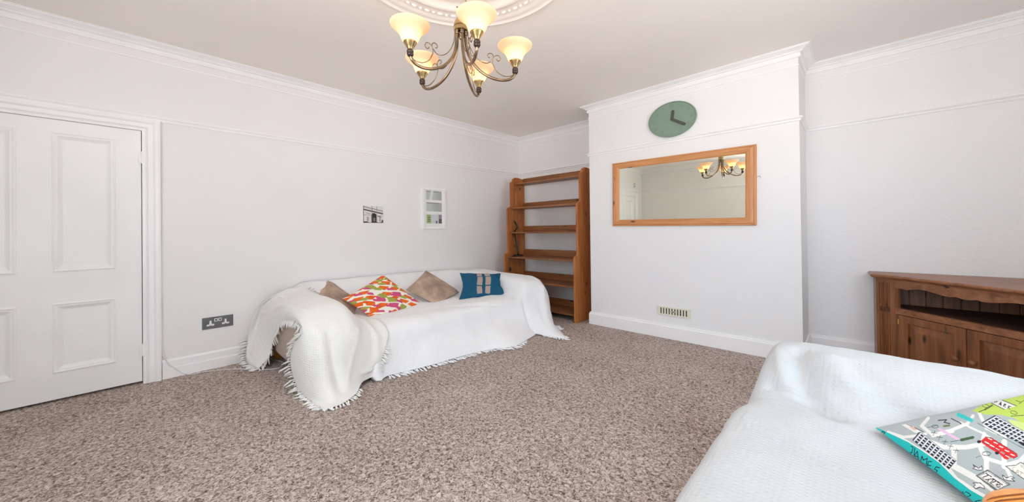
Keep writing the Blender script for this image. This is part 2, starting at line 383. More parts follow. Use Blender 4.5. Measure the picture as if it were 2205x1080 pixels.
# ------------------------------------------------------------------ ceiling rose
RC = Vector((-1.492, 1.193, CEIL))
bm = N()
rp = [(0.0, 0.001), (0.0, -0.040), (0.10, -0.040), (0.13, -0.030), (0.16, -0.036), (0.20, -0.022), (0.25, -0.018), (0.30, -0.030), (0.33, -0.028), (0.36, -0.016),
      (0.40, -0.014), (0.425, -0.026), (0.445, -0.030), (0.465, -0.024), (0.48, -0.012), (0.50, -0.010), (0.545, -0.010), (0.565, -0.012), (0.580, -0.018), (0.600, -0.012), (0.615, -0.014), (0.628, -0.020), (0.638, -0.014), (0.640, 0.001)]
lathe(bm, RC, rp, 96)
for k in range(76):
    a = 2 * PI * k / 76; c = RC + Vector((0.522 * math.cos(a), 0.522 * math.sin(a), -0.012))
    tv = Vector((-math.sin(a), math.cos(a), 0)); rv = Vector((math.cos(a), math.sin(a), 0)); ln = 0.017 if k % 2 else 0.010
    b2 = bmesh.new(); bmesh.ops.create_uvsphere(b2, u_segments=8, v_segments=6, radius=1)
    mm = Matrix.Translation(c) @ Matrix(((tv.x * ln, rv.x * 0.008, 0, 0), (tv.y * ln, rv.y * 0.008, 0, 0), (0, 0, 0.010, 0), (0, 0, 0, 1)))
    bmesh.ops.transform(b2, matrix=mm, verts=b2.verts); me_ = bpy.data.meshes.new('t'); b2.to_mesh(me_); bm.from_mesh(me_); b2.free(); bpy.data.meshes.remove(me_)
for k in range(24):                       # acanthus-like lobes of the inner ring
    a = 2 * PI * k / 24; c = RC + Vector((0.255 * math.cos(a), 0.255 * math.sin(a), -0.018))
    b2 = bmesh.new(); bmesh.ops.create_uvsphere(b2, u_segments=10, v_segments=6, radius=1)
    mm = Matrix.Translation(c) @ Matrix.Rotation(a, 4, 'Z') @ Matrix.Diagonal((0.050, 0.024, 0.014, 1))
    bmesh.ops.transform(b2, matrix=mm, verts=b2.verts); me_ = bpy.data.meshes.new('t'); b2.to_mesh(me_); bm.from_mesh(me_); b2.free(); bpy.data.meshes.remove(me_)
o = obj('ceiling_rose', bm, MAT['ceiling'], None, True, loc=RC); autosmooth(o, 40)
tag(o, 'round white moulded plaster ceiling rose with beaded rings above the chandelier', 'ceiling rose')

# ------------------------------------------------------------------ chandelier
ch = root('chandelier', RC, 'antique brass five-arm chandelier with frosted bell shades hanging from the ceiling rose', 'chandelier')
cx, cy = RC.x, RC.y
b = N(); lathe(b, (cx, cy, 0), [(0, CEIL - 0.04), (0.055, CEIL - 0.042), (0.055, CEIL - 0.055), (0.040, CEIL - 0.075), (0.012, CEIL - 0.085), (0, CEIL - 0.085)], 32); obj('canopy', b, MAT['brass'], ch, True)
b = N()
z = CEIL - 0.085; k = 0
while z > 2.345:                                 # chain links
    pts = []
    for i in range(15):
        a = 2 * PI * i / 14; s, c_ = math.sin(a) * 0.009, math.cos(a) * 0.016
        pts.append((cx + (s if k % 2 else 0), cy + (0 if k % 2 else s), z - 0.016 + c_))
    tube(b, pts, 0.0022, 6); z -= 0.026; k += 1
obj('chain', b, MAT['brass'], ch, True)
b = N()                                          # big open hook on the hub
rv = Vector((0.62, 0.78, 0))
pts = []
for i in range(29):
    a = math.radians(-62 + 305 * i / 28)
    pts.append(Vector((cx, cy, 2.300)) + rv * (0.030 * math.sin(a)) + Vector((0, 0, 0.033 * math.cos(a) + 0.004)))
tube(b, pts[:-2] + [Vector((cx, cy, 2.262)), Vector((cx, cy, 2.225))], 0.0045, 8)
lathe(b, (cx, cy, 0), [(0, 2.262), (0.009, 2.258), (0.011, 2.250), (0.008, 2.243), (0.013, 2.238), (0.013, 2.226), (0, 2.226)], 20)
obj('hook', b, MAT['brass'], ch, True)
b = N(); lathe(b, (cx, cy, 0), [(0, 2.232), (0.010, 2.230), (0.020, 2.221), (0.030, 2.204), (0.036, 2.186), (0.038, 2.176), (0.034, 2.172), (0.036, 2.166), (0.036, 2.152), (0.030, 2.150), (0, 2.150)], 36)
o = obj('hub', b, MAT['brass'], ch, True); autosmooth(o, 45)
b = N()
for k in range(5):                               # short collars where arms leave the hub, and centre finial
    a = math.radians(-24 + 72 * k); lathe(b, (cx + 0.024 * math.cos(a), cy + 0.024 * math.sin(a), 0), [(0, 2.152), (0.011, 2.152), (0.012, 2.146), (0.010, 2.140), (0.012, 2.134), (0.010, 2.128), (0, 2.128)], 12)
lathe(b, (cx, cy, 0), [(0, 2.152), (0.014, 2.15), (0.016, 2.136), (0.008, 2.126), (0.011, 2.118), (0.006, 2.108), (0, 2.104)], 16)
obj('collar_cluster', b, MAT['bronze'], ch, True)
def polar(a, r, z, off=0.0): return Vector((cx + r * math.cos(a) - off * math.sin(a), cy + r * math.sin(a) + off * math.cos(a), z))
def curl(c, r0, a0, turns, n=16):
    return [(c[0] + r0 * (1 - 0.72 * i / n) * math.cos(a0 + turns * 2 * PI * i / n), c[1] + r0 * (1 - 0.72 * i / n) * math.sin(a0 + turns * 2 * PI * i / n)) for i in range(n + 1)]
for k in range(5):
    a = math.radians(-24 + 72 * k)
    prof = catmull([(0.024, 2.14), (0.028, 2.07), (0.050, 2.005), (0.095, 1.948), (0.150, 1.913), (0.205, 1.898), (0.250, 1.902), (0.276, 1.920), (0.284, 1.945)], 6)
    b = N(); tube(b, [polar(a, p[0], p[1]) for p in prof], 0.0075, 12)
    arm = obj('arm', b, MAT['bronze'], ch, True)
    b = N()                                      # wire scroll riding on the arm
    w1 = catmull([(0.036, 2.15), (0.044, 2.08), (0.075, 2.020), (0.110, 1.992), (0.140, 1.988), (0.160, 2.002)], 5)
    c1 = curl((0.150, 2.024), 0.0225, -1.1, 0.95)
    tube(b, [polar(a, p[0], p[1]) for p in list(w1)[:-1] + [np.array(q) for q in c1]], 0.0022, 6)
    w2 = catmull([(0.278, 1.935), (0.262, 1.921), (0.225, 1.920), (0.190, 1.940), (0.172, 1.968), (0.164, 1.992), (0.168, 2.014)], 5)
    c2 = curl((0.192, 2.010), 0.0225, PI - 0.2, -0.95)
    tube(b, [polar(a, p[0], p[1]) for p in list(w2)[:-1] + [np.array(q) for q in c2]], 0.0022, 6)
    obj('scroll', b, MAT['bronze'], arm, True)
    tip = polar(a, 0.284, 0)
    b = N(); lathe(b, tip, [(0, 1.932), (0.010, 1.932), (0.013, 1.936), (0.0155, 1.940), (0.0155, 1.948), (0.013, 1.950), (0.0155, 1.952), (0.0155, 1.960), (0.011, 1.963), (0, 1.963)], 20)
    obj('lamp_collar', b, MAT['collar'], arm, True)
    b = N(); lathe(b, tip, [(0, 1.962), (0.011, 1.962), (0.013, 1.968), (0.020, 1.980), (0.030, 1.996), (0.032, 2.000), (0.029, 2.000), (0.018, 1.984), (0, 1.975)], 28)
    obj('lamp_holder', b, MAT['brass'], arm, True)
    b = N(); outp = [(0.027, 1.994), (0.034, 2.003), (0.041, 2.016), (0.047, 2.031), (0.055, 2.045), (0.067, 2.057), (0.080, 2.067), (0.088, 2.075), (0.092, 2.083), (0.091, 2.086)]
    inn = [(r - 0.0035, z + 0.002) for r, z in outp[::-1]]
    lathe(b, tip, outp + inn, 40, closed=True); obj('lamp_shade', b, MAT['shade'], arm, True)
    b = N(); lathe(b, tip, [(0, 1.990), (0.010, 1.992), (0.011, 2.004), (0.018, 2.016), (0.020, 2.026), (0.016, 2.038), (0.008, 2.045), (0, 2.047)], 20)
    obj('bulb', b, MAT['bulb'], arm, True)

# ------------------------------------------------------------------ bookcase in the left alcove
bk = root('bookcase', (-2.99, 3.82, 0), 'tall open orange pine bookcase with stepped sides in the alcove beside the chimney breast', 'bookcase')
def side_poly(x):
    pts = [(3.60, 0), (3.60, 0.765), (3.615, 0.785), (3.655, 0.80), (3.664, 0.82), (3.664, 1.415), (3.676, 1.43), (3.72, 1.445), (3.732, 1.46), (3.735, 1.775), (3.745, 1.80), (3.775, 1.812), (3.785, 1.850), (3.83, 1.872), (3.90, 1.874), (4.03, 1.852), (4.03, 0)]
    return [(x, y, z) for y, z in pts]
for x0 in (-3.602, -2.436):
    o = obj('side_panel', prism(N(), side_poly(x0), (0.026, 0, 0)), MAT['pine_z'], bk)
    md = o.modifiers.new('b', 'BEVEL'); md.width = 0.003; md.segments = 2; md.limit_method = 'ANGLE'
X0, X1 = -3.576, -2.436
for z, yf, rt in ((1.765, 3.80, 0.085), (1.412, 3.735, 0.080), (1.065, 3.70, 0.085), (0.722, 3.640, 0.090), (0.405, 3.640, 0.085), (0.070, 3.640, 0.085)):
    obj('shelf', box(N(), (X0, yf, z), (X1, 4.015, z + 0.020), 0.002), MAT['pine_x'], bk)
    obj('back_rail', box(N(), (X0, 3.995, z + 0.020), (X1, 4.013, z + 0.020 + rt), 0.002), MAT['pine_x'], bk)
# gooseneck lamp on the fourth shelf
zs = 0.742
lp = onY(1116, 547, 3.80); lx, ly = lp.x, 3.80
lr = root('desk_lamp', (lx, ly, zs), 'small black gooseneck lamp with silver tip standing on the bookcase shelf', 'lamp')
b = N(); lathe(b, (lx, ly, 0), [(0, zs), (0.076, zs), (0.078, zs + 0.008), (0.068, zs + 0.018), (0.02, zs + 0.018), (0.012, zs + 0.032), (0, zs + 0.034)], 28); obj('base', b, MAT['black'], lr, True)
npt = [onY(*q, 3.80) for q in ((1113.5, 545), (1113, 530), (1109.5, 510), (1107.5, 500), (1110.5, 494), (1113.5, 489), (1110, 480), (1106, 474))]
npt[0] = Vector((lx, ly, zs + 0.02))
b = N(); tube(b, [Vector(p) for p in catmull([tuple(p) for p in npt], 5)], 0.0095, 8); obj('gooseneck', b, MAT['black'], lr, True)
hd = npt[-1]; dr = Vector((-0.75, -0.2, 0.62)).normalized()
b = N(); lathe(b, hd, [(0, -0.01), (0.012, -0.01), (0.015, 0.008), (0.026, 0.022), (0.028, 0.030), (0, 0.030)], 18, dr); obj('lamp_head', b, MAT['black'], lr, True)
b = N(); lathe(b, hd, [(0, 0.030), (0.028, 0.030), (0.026, 0.036), (0, 0.040)], 18, dr); obj('lens', b, MAT['chrome'], lr, True, label='silver lamp tip')
b = N()
cpts = [onY(*q, 3.632) for q in ((1111, 552), (1100, 553), (1097.5, 560), (1098, 572), (1098.5, 580))]
tube(b, [Vector(p) for p in catmull([tuple(p) for p in cpts], 4)], 0.003, 6)
box(b, cpts[-1] - Vector((0.012, 0.010, 0.02)), cpts[-1] + Vector((0.012, 0.010, 0.035)), 0.004)
obj('power_cord', b, MAT['black'], lr, True)

# ------------------------------------------------------------------ mirror
def pl(s, z): return Vector((s, BY, z))
mw, mh, tilt = 1.352, 0.697, -0.0125
eu = Vector((math.cos(tilt), 0, math.sin(tilt))); ev = Vector((-math.sin(tilt), 0, math.cos(tilt))); en = Vector((0, -1, 0))
mo = Vector((-1.976, BY - 0.001, 1.141))
mr = root('wall_mirror', mo, 'wide rectangular mirror in a honey pine frame on the chimney breast', 'mirror')
fw = 0.082
prof = [(0, 0), (0, 0.020), (0.004, 0.024), (fw * 0.18, 0.024), (fw * 0.20, 0.021), (fw * 0.24, 0.026), (fw * 0.55, 0.028), (fw * 0.85, 0.024), (fw, 0.016), (fw, 0)]
def frame_bar(p, q, p2, q2, name, mat):
    pass
cs = [(0, 0, 1, 1), (mw, 0, -1, 1), (mw, mh, -1, -1), (0, mh, 1, -1)]
for i in range(4):
    b = N(); rows = []
    for (a_, b_, sa, sb) in (cs[i], cs[(i + 1) % 4]):
        rows.append([b.verts.new(mo + eu * (a_ + sa * t_) + ev * (b_ + sb * t_ * 0.84) + en * h_) for t_, h_ in prof])
    for j in range(len(prof)):
        k = (j + 1) % len(prof); b.faces.new((rows[0][j], rows[0][k], rows[1][k], rows[1][j]))
    b.faces.new(rows[0]); b.faces.new(rows[1]); bmesh.ops.recalc_face_normals(b, faces=b.faces)
    obj('frame_rail' if i % 2 == 0 else 'frame_stile', b, MAT['frame_x'] if i % 2 == 0 else MAT['frame_z'], mr)
obj('mirror_glass', obox(N(), mo + eu * (fw - 0.006) + ev * (fw * 0.84 - 0.006) + en * 0.012, eu, ev, en, mw - 2 * fw + 0.012, mh - 2 * fw * 0.84 + 0.012, 0.002), MAT['mirror'], mr)
hk = [onY(*q, BY - 0.008) for q in ((1622, 381), (1631, 380.5), (1635, 378.5), (1637.5, 380.5), (1638, 383))]
b = N(); tube(b, [Vector(p) for p in catmull([tuple(p) for p in hk], 4)], 0.0022, 6)
o = obj('wall_hook', b, MAT['chrome'], None, True, loc=hk[1]); tag(o, 'tiny bent wire hook poking out beside the right edge of the mirror', 'hook')

# ------------------------------------------------------------------ clock (an oval dial)
cc = Vector((-1.318, BY, 2.190)); ca, cb = 0.232, 0.173
ck = root('wall_clock', cc, 'sage green wall clock with dark hands above the mirror', 'clock')
def odisc(bm, prof, seg=64):
    rings = [[bm.verts.new(cc + Vector((math.cos(2 * PI * k / seg) * (ca + d), -h, math.sin(2 * PI * k / seg) * (cb + d)))) for k in range(seg)] for d, h in prof]
    for i in range(len(rings) - 1):
        for k in range(seg): bm.faces.new((rings[i][k], rings[i][(k + 1) % seg], rings[i + 1][(k + 1) % seg], rings[i + 1][k]))
    bm.faces.new(rings[-1]); bmesh.ops.recalc_face_normals(bm, faces=bm.faces)
b = N(); odisc(b, [(-0.012, 0.002), (-0.002, 0.006), (0, 0.016), (0, 0.030), (-0.003, 0.033), (-0.008, 0.033), (-0.010, 0.028), (-0.012, 0.026)]); o = obj('clock_face', b, MAT['clock'], ck); autosmooth(o, 40)
def handbar(p, q, w, name):
    p, q = Vector(p), Vector(q); d = (q - p).normalized(); s = Vector((0, 1, 0)).cross(d)
    pts = []
    for i in range(9): a = PI / 2 + PI * i / 8; pts.append(p + d * (w * math.cos(a)) + s * (w * math.sin(a)))
    for i in range(9): a = -PI / 2 + PI * i / 8; pts.append(q + d * (w * math.cos(a)) + s * (w * math.sin(a)))
    obj(name, prism(N(), pts, (0, -0.004, 0)), MAT['hand'], ck)
c0 = Vector((-1.312, BY - 0.032, 2.186))
handbar(c0, Vector((-1.301, BY - 0.032, 2.262)), 0.014, 'hour_hand')
handbar(c0 + Vector((0, -0.005, 0)), Vector((-1.196, BY - 0.037, 2.116)), 0.013, 'minute_hand')
def text_mesh(s, size, depth):
    cu = bpy.data.curves.new('t', 'FONT'); cu.body = s; cu.size = size; cu.extrude = depth; cu.align_x = 'CENTER'; cu.align_y = 'CENTER'; cu.resolution_u = 3
    to = bpy.data.objects.new('t', cu); COL.objects.link(to); dg = bpy.context.evaluated_depsgraph_get(); me = bpy.data.meshes.new_from_object(to.evaluated_get(dg))
    bpy.data.objects.remove(to); bpy.data.curves.remove(cu); return me
for k in range(12):
    b = N(); a = math.radians(90 - 30 * (k + 1)); me_ = text_mesh(str(k + 1), 0.050, 0.0025)
    n0 = len(b.verts); b.from_mesh(me_); b.verts.ensure_lookup_table()
    px_, pz_ = cc.x + math.cos(a) * ca * 0.80, cc.z + math.sin(a) * cb * 0.80
    for v_ in b.verts[n0:]:
        x, y, z = v_.co; v_.co = Vector((px_ + x * 1.1, BY - 0.027 - z, pz_ + y * 0.8))
    obj('raised_numeral', b, MAT['clock'], ck)

# ------------------------------------------------------------------ vent grille, socket, pictures, cable
p0 = onY(1414.5, 660, BY - 0.012); p1 = onY(1486.5, 685, BY - 0.012)
vx0, vx1, vz0, vz1 = -1.492, -1.172, 0.232, 0.316
vg = root('air_vent', (vx0, BY, vz0), 'cream slotted air vent low on the chimney breast', 'vent')
b = N(); wv = vx1 - vx0; nsl = 10; m_ = 0.024; st = (wv - 2 * m_) / nsl
ex = Vector((1, 0, 0)); ez = Vector((0, 0, 1))
ovg = Vector((vx0, BY, vz0))
def vbar(u0, u1, w0, w1, h): box(b, (vx0 + u0, BY - h, vz0 + w0), (vx0 + u1, BY, vz0 + w1), 0.0)
vbar(0, wv, 0, 0.012, 0.012); vbar(0, wv, 0.072, 0.084, 0.012); vbar(0, m_, 0.012, 0.072, 0.012); vbar(wv - m_, wv, 0.012, 0.072, 0.012)
for k in range(nsl + 1):
    u = m_ + st * k; vbar(max(m_, u - 0.0075), min(wv - m_, u + 0.0075), 0.012, 0.072, 0.012)
vbar(m_ + 4 * st, m_ + 6 * st, 0.037, 0.047, 0.012)
obj('grille', b, MAT['vent'], vg)
obj('slot_backing', box(N(), (vx0 + 0.01, BY - 0.003, vz0 + 0.006), (vx1 - 0.01, BY, vz1 - 0.006)), MAT['slot'], vg)

sy0, sy1, sz0, sz1 = 0.384, 0.586, 0.326, 0.421
so = root('double_socket', (XL, sy0, sz0), 'grey metal double power socket low on the white wall left of the sofa', 'socket')
obj('face_plate', box(N(), (XL, sy0, sz0), (XL + 0.008, sy1, sz1), 0.003), MAT['steel'], so)
for yc in (sy0 + 0.052, sy1 - 0.052):
    b = N()
    box(b, (XL + 0.004, yc - 0.006, sz0 + 0.046), (XL + 0.0095, yc + 0.006, sz0 + 0.066), 0.001)
    box(b, (XL + 0.004, yc - 0.024, sz0 + 0.024), (XL + 0.0095, yc - 0.006, sz0 + 0.038), 0.001)
    box(b, (XL + 0.004, yc + 0.006, sz0 + 0.024), (XL + 0.0095, yc + 0.024, sz0 + 0.038), 0.001)
    box(b, (XL + 0.004, yc - 0.008, sz0 + 0.028), (XL + 0.0090, yc + 0.008, sz0 + 0.050), 0.001)
    obj('pin_outlet', b, MAT['socket_white'], so, label='white three-pin outlet')
for yc in (sy0 + 0.088, sy1 - 0.088):
    sw = obj('rocker_switch', box(N(), (XL + 0.004, yc - 0.012, sz0 + 0.056), (XL + 0.011, yc + 0.010, sz0 + 0.080), 0.0015), MAT['socket_white'], so, label='white rocker switch')
    obj('switch_marking', box(N(), (XL + 0.0105, yc - 0.006, sz0 + 0.062), (XL + 0.0115, yc + 0.005, sz0 + 0.074)), MAT['slot'], sw)

def set_cols(me, cols):
    ca_ = me.color_attributes.new('Col', 'FLOAT_COLOR', 'POINT')
    a = np.ones((len(me.vertices), 4), np.float32); a[:, :3] = cols; ca_.data.foreach_set('color', a.ravel())
def L_(c): return np.array(lin(c), np.float32)
def inpoly(x, y, poly):
    r = np.zeros(x.shape, bool); n = len(poly); j = n - 1
    for i in range(n):
        xi, yi = poly[i]; xj, yj = poly[j]
        c = ((yi > y) != (yj > y)) & (x < (xj - xi) * (y - yi) / (yj - yi + 1e-12) + xi); r ^= c; j = i
    return r
def near(x, y, pts, w):
    r = np.zeros(x.shape, bool)
    for (x0, y0), (x1, y1) in zip(pts[:-1], pts[1:]):
        dx, dy = x1 - x0, y1 - y0; t_ = np.clip(((x - x0) * dx + (y - y0) * dy) / (dx * dx + dy * dy + 1e-12), 0, 1)
        r |= (x - x0 - t_ * dx) ** 2 + (y - y0 - t_ * dy) ** 2 < w * w
    return r
def flat_picture(name, x, y0, y1, z0, z1, nu, nv, paint, parent, mat):
    us, vs = np.meshgrid(np.linspace(0, 1, nu), np.linspace(0, 1, nv), indexing='ij')
    P = np.stack([np.full(us.shape, x), y0 + us * (y1 - y0), z0 + vs * (z1 - z0)], -1).reshape(-1, 3)
    b_ = base_of(parent); P = P - np.array(b_)
    idx = np.arange(nu * nv).reshape(nu, nv); Fc = np.stack([idx[:-1, :-1], idx[1:, :-1], idx[1:, 1:], idx[:-1, 1:]], -1).reshape(-1, 4)
    me = bpy.data.meshes.new(name); me.from_pydata(P.tolist(), [], Fc.tolist()); me.materials.append(mat)
    set_cols(me, paint(us.ravel(), vs.ravel())); o = bpy.data.objects.new(name, me); COL.objects.link(o); o.parent = parent; return o
MAT['print'] = attr_mat('printed_picture', 0.45)
# monochrome print of an arch
y0, y1, z0, z1 = 1.709, 1.938, 1.206, 1.394
pr = root('canvas_picture', (XL, y0, z0), 'small unframed black and white print of a stone archway, left of the white photo frame', 'picture')
obj('canvas_block', box(N(), (XL, y0, z0), (XL + 0.014, y1, z1), 0.001), MAT['paper'], pr)
def arch(u, v):
    c = np.tile(L_((226, 220, 219)), (len(u), 1)); top = 0.97 - 0.24 * u
    def put(mk, col): c[mk] = L_(col)
    put(v > top, (222, 224, 222))
    put((v < top) & (v > top - 0.04), (120, 104, 104)); put((v < top - 0.15) & (v > top - 0.22), (70, 58, 60))
    put((v < top - 0.10) & (v > top - 0.12), (170, 158, 158)); put((v < top - 0.34) & (v > top - 0.37) & (u > 0.14) & (u < 0.36), (120, 108, 110))
    put((v < top - 0.37) & (v > top - 0.43) & (u > 0.72) & (u < 0.9), (140, 128, 128)); put((np.abs(v - 0.47 + 0.06 * u) < 0.012), (150, 138, 138))
    put((np.abs(u - 0.53) < 0.13) & (v < 0.44), (54, 50, 52)); put(((u - 0.53) / 0.13) ** 2 + ((v - 0.44) / 0.14) ** 2 < 1, (54, 50, 52))
    put((np.abs(u - 0.55) < 0.05) & (v < 0.30), (130, 126, 124))
    for uc, w in ((0.22, 0.05), (0.84, 0.045)):
        put((np.abs(u - uc) < w) & (v < 0.36) & (v > 0.08) & (((u * 37 + v * 29) % 1) < 0.55), (110, 96, 98))
    put((u < 0.03), (120, 106, 108)); put(np.abs(u - 0.44) < 0.012, (120, 108, 110)); put(np.abs(u - 0.68) < 0.012, (150, 140, 140))
    put(v < 0.05 + 0.03 * np.sin(u * 14), (40, 36, 38)); put((u > 0.93) & (v < 0.18), (60, 54, 56)); return c
flat_picture('printed_image', XL + 0.0146, y0 + 0.002, y1 - 0.002, z0 + 0.002, z1 - 0.002, 120, 100, arch, pr, MAT['print'])
# white frame with three photographs
y0, y1, z0, z1 = 2.440, 2.782, 1.138, 1.648
fr = root('photo_frame', (XL, y0, z0), 'tall white box frame holding three small photographs on the wall above the sofa', 'picture frame')
b = N(); ring(b, (XL, y0, z0), (0, 1, 0), (0, 0, 1), (1, 0, 0), y1 - y0, z1 - z0, [(0, 0), (0, 0.030), (0.024, 0.030), (0.024, 0)]); obj('frame', b, MAT['trim'], fr)
obj('mount', box(N(), (XL, y0 + 0.02, z0 + 0.02), (XL + 0.012, y1 - 0.02, z1 - 0.02)), MAT['paper'], fr)
def ph_grey(k):
    def f(u, v):
        c = np.tile(L_((196, 202, 198)), (len(u), 1)) * (0.9 + 0.12 * np.sin(u * 5 + k)[:, None])
        c[(v > 0.86)] = L_((160, 160, 160)); c[(u > 0.82)] = L_((180, 178, 180)); c[(np.abs(u - 0.28 - 0.1 * v) < 0.09) & (k < 1)] = L_((222, 226, 222)); return c
    return f
def ph_col(u, v):
    c = np.tile(L_((208, 210, 214)), (len(u), 1)); c[u < 0.3] = L_((176, 196, 140))
    c[(u > 0.08) & (u < 0.24) & (((v * 5) % 1) < 0.5) & (v > 0.12) & (v < 0.85)] = L_((96, 112, 76)); c[(u > 0.78)] = L_((150, 142, 150)); c[(u > 0.78) & (v < 0.5)] = L_((104, 96, 102))
    c[(np.abs(u - 0.66) < 0.05) & (v < 0.3)] = L_((120, 116, 122)); return c
hh = 0.112; yy0, yy1 = y0 + 0.062, y1 - 0.052
for k, zc in enumerate((1.556, 1.412, 1.262)):
    flat_picture('photograph', XL + 0.0135, yy0, yy1, zc - hh / 2, zc + hh / 2, 60, 40, ph_grey(k) if k < 2 else ph_col, fr, MAT['print'])
# alarm sensor above the door, seen in the mirror
sn = box(N(), (XL, -0.90, 2.10), (XL + 0.03, -0.84, 2.22), 0.004); o = obj('wall_sensor', sn, MAT['socket_white'], None, loc=(XL, -0.87, 2.10))
tag(o, 'small white sensor box with two dark spots above the door, seen in the mirror', 'sensor')
for zc in (2.135, 2.185): obj('sensor_eye', lathe(N(), (XL + 0.030, -0.87, zc), [(0, 0.002), (0.016, 0.002), (0.016, -0.001), (0, -0.001)], 16, (1, 0, 0)), MAT['black'], o)
# white cable along the skirting and under the sofa
pts = [onX(345.5, 345, XL + 0.006), onX(346, 480, XL + 0.006), onX(345.5, 600, XL + 0.006), onX(348, 660, XL + 0.006), onX(345.5, 715, XL + 0.01), onX(349, 752, XL + 0.024), onX(357, 775, XL + 0.024), onX(372, 789, XL + 0.024)]
pts += [onZ(*q, 0.006) for q in ((402, 805), (440, 800), (480, 795.5), (520, 794), (560, 795), (590, 794), (608, 788), (612, 781), (600, 776), (582, 773))]
b = N(); tube(b, [Vector(p) for p in catmull([tuple(p) for p in pts], 6)], 0.0032, 6)
o = obj('cable', b, MAT['cable'], None, True, loc=pts[0]); tag(o, 'thin white cable running down the door casing and along the carpet to the sofa', 'cable')

# ------------------------------------------------------------------ corner cabinet
cb_ = root('corner_cabinet', (0.66, 3.9, 0), 'dark brown pine corner cabinet with open shelf and two panelled doors', 'cabinet')
A = Vector((0.203, 3.944, 0)); du = Vector((1, -1, 0)).normalized(); dn = Vector((-1, -1, 0)).normalized(); ez = Vector((0, 0, 1)); LEN = 0.83
Bp = A + du * LEN
back_c = Vector((XR - 0.004, YB - 0.004, 0))
S0, S1 = Vector((0.094, YB - 0.024, 0)), Vector((0.103, 3.988, 0))
def mir(p): return Vector((XR - (YB - p.y), YB - (XR - p.x), 0))
def flat(p, z): return Vector((p.x, p.y, z))
# top with moulded edge
bm = N()
def toppoly(e): return [S0 + Vector((-e, 0.02, 0)), S1 + Vector((-e, -e * 0.7, 0)), A + dn * e + Vector((-e * 0.15, 0, 0)), Bp + dn * e, mir(S1) + Vector((-e * 0.5, -e, 0)), mir(S0) + Vector((0.02, -e, 0)), back_c]
lay = [(0.006, 0.698), (0.010, 0.704), (0.022, 0.709), (0.030, 0.716), (0.031, 0.724), (0.027, 0.731), (0.020, 0.733)]
rows = [[bm.verts.new(flat(p, z)) for p in toppoly(e)] for e, z in lay]
for i in range(len(rows) - 1):
    for j in range(7): bm.faces.new((rows[i][j], rows[i][(j + 1) % 7], rows[i + 1][(j + 1) % 7], rows[i + 1][j]))
bm.faces.new(rows[0][::-1]); bm.faces.new(rows[-1]); bmesh.ops.recalc_face_normals(bm, faces=bm.faces)
obj('cabinet_top', bm, MAT['cab_x'], cb_)
def wallpiece(p, q, z0, z1, th, mat, name, inward):
    d = (q - p).normalized(); n = Vector((d.y, -d.x, 0)) * inward; bm = N(); obox(bm, flat(p, z0), d, n, ez, (q - p).length, th, z1 - z0); obj(name, bm, mat, cb_)
wallpiece(S0, S1, 0.0, 0.698, 0.018, MAT['cab_z'], 'side_panel', -1)
wallpiece(mir(S1), mir(S0), 0.0, 0.698, 0.018, MAT['cab_z'], 'side_panel', -1)
def pilaster(p, q):
    d = (q - p).normalized(); n = Vector((d.y, -d.x, 0)); w = (q - p).length; bm = N()
    prof = [(0, 0)]
    for k in range(3):
        c = w * (0.24 + 0.20 * k); r = w * 0.085
        prof += [(c - r, 0), (c - r * 0.6, -0.010), (c, -0.013), (c + r * 0.6, -0.010), (c + r, 0)]
    prof += [(w, 0), (w, -0.02), (0, -0.02)]
    prism(bm, [flat(p + d * a + n * b, 0.0) for a, b in prof], (0, 0, 0.672)); obox(bm, flat(p - n * 0.02, 0.672), d, n, ez, w, 0.0205, 0.026)
    obj('fluted_pilaster', bm, MAT['cab_z'], cb_)
pilaster(S1, A); pilaster(Bp, mir(S1))
# face frame
def fbox(s0, s1, z0, z1, dpt, out=0.0): return obox(N(), flat(A, z0) + du * s0 - dn * dpt + dn * out, du, dn, ez, s1 - s0, dpt, z1 - z0)
obj('face_frame_stile', fbox(0, 0.018, 0.05, 0.698, 0.02), MAT['cab_z'], cb_); obj('face_frame_stile', fbox(LEN - 0.018, LEN, 0.05, 0.698, 0.02), MAT['cab_z'], cb_)
obj('shelf', fbox(0, LEN, 0.447, 0.490, 0.03, 0.003), MAT['cab_x'], cb_)
obj('plinth', fbox(0, LEN, 0.0, 0.052, 0.02), MAT['cab_x'], cb_)
# scalloped apron
ap = [(0, 0.698), (0, 0.640), (0.05, 0.637), (0.075, 0.634), (0.10, 0.641), (0.15, 0.651), (0.20, 0.650), (0.25, 0.641), (0.30, 0.632), (0.335, 0.631), (0.365, 0.637)]
ap = [(0, 0.698)] + [tuple(p) for p in catmull(ap[1:], 4)] + [(0.372, 0.635), (0.395, 0.629), (0.415, 0.627)]
ap = ap + [(LEN - s, z) for s, z in ap[::-1][1:]]
obj('scalloped_apron', prism(N(), [flat(A, z) + du * s + dn * 0.001 for s, z in ap], -dn * 0.018), MAT['cab_x'], cb_)
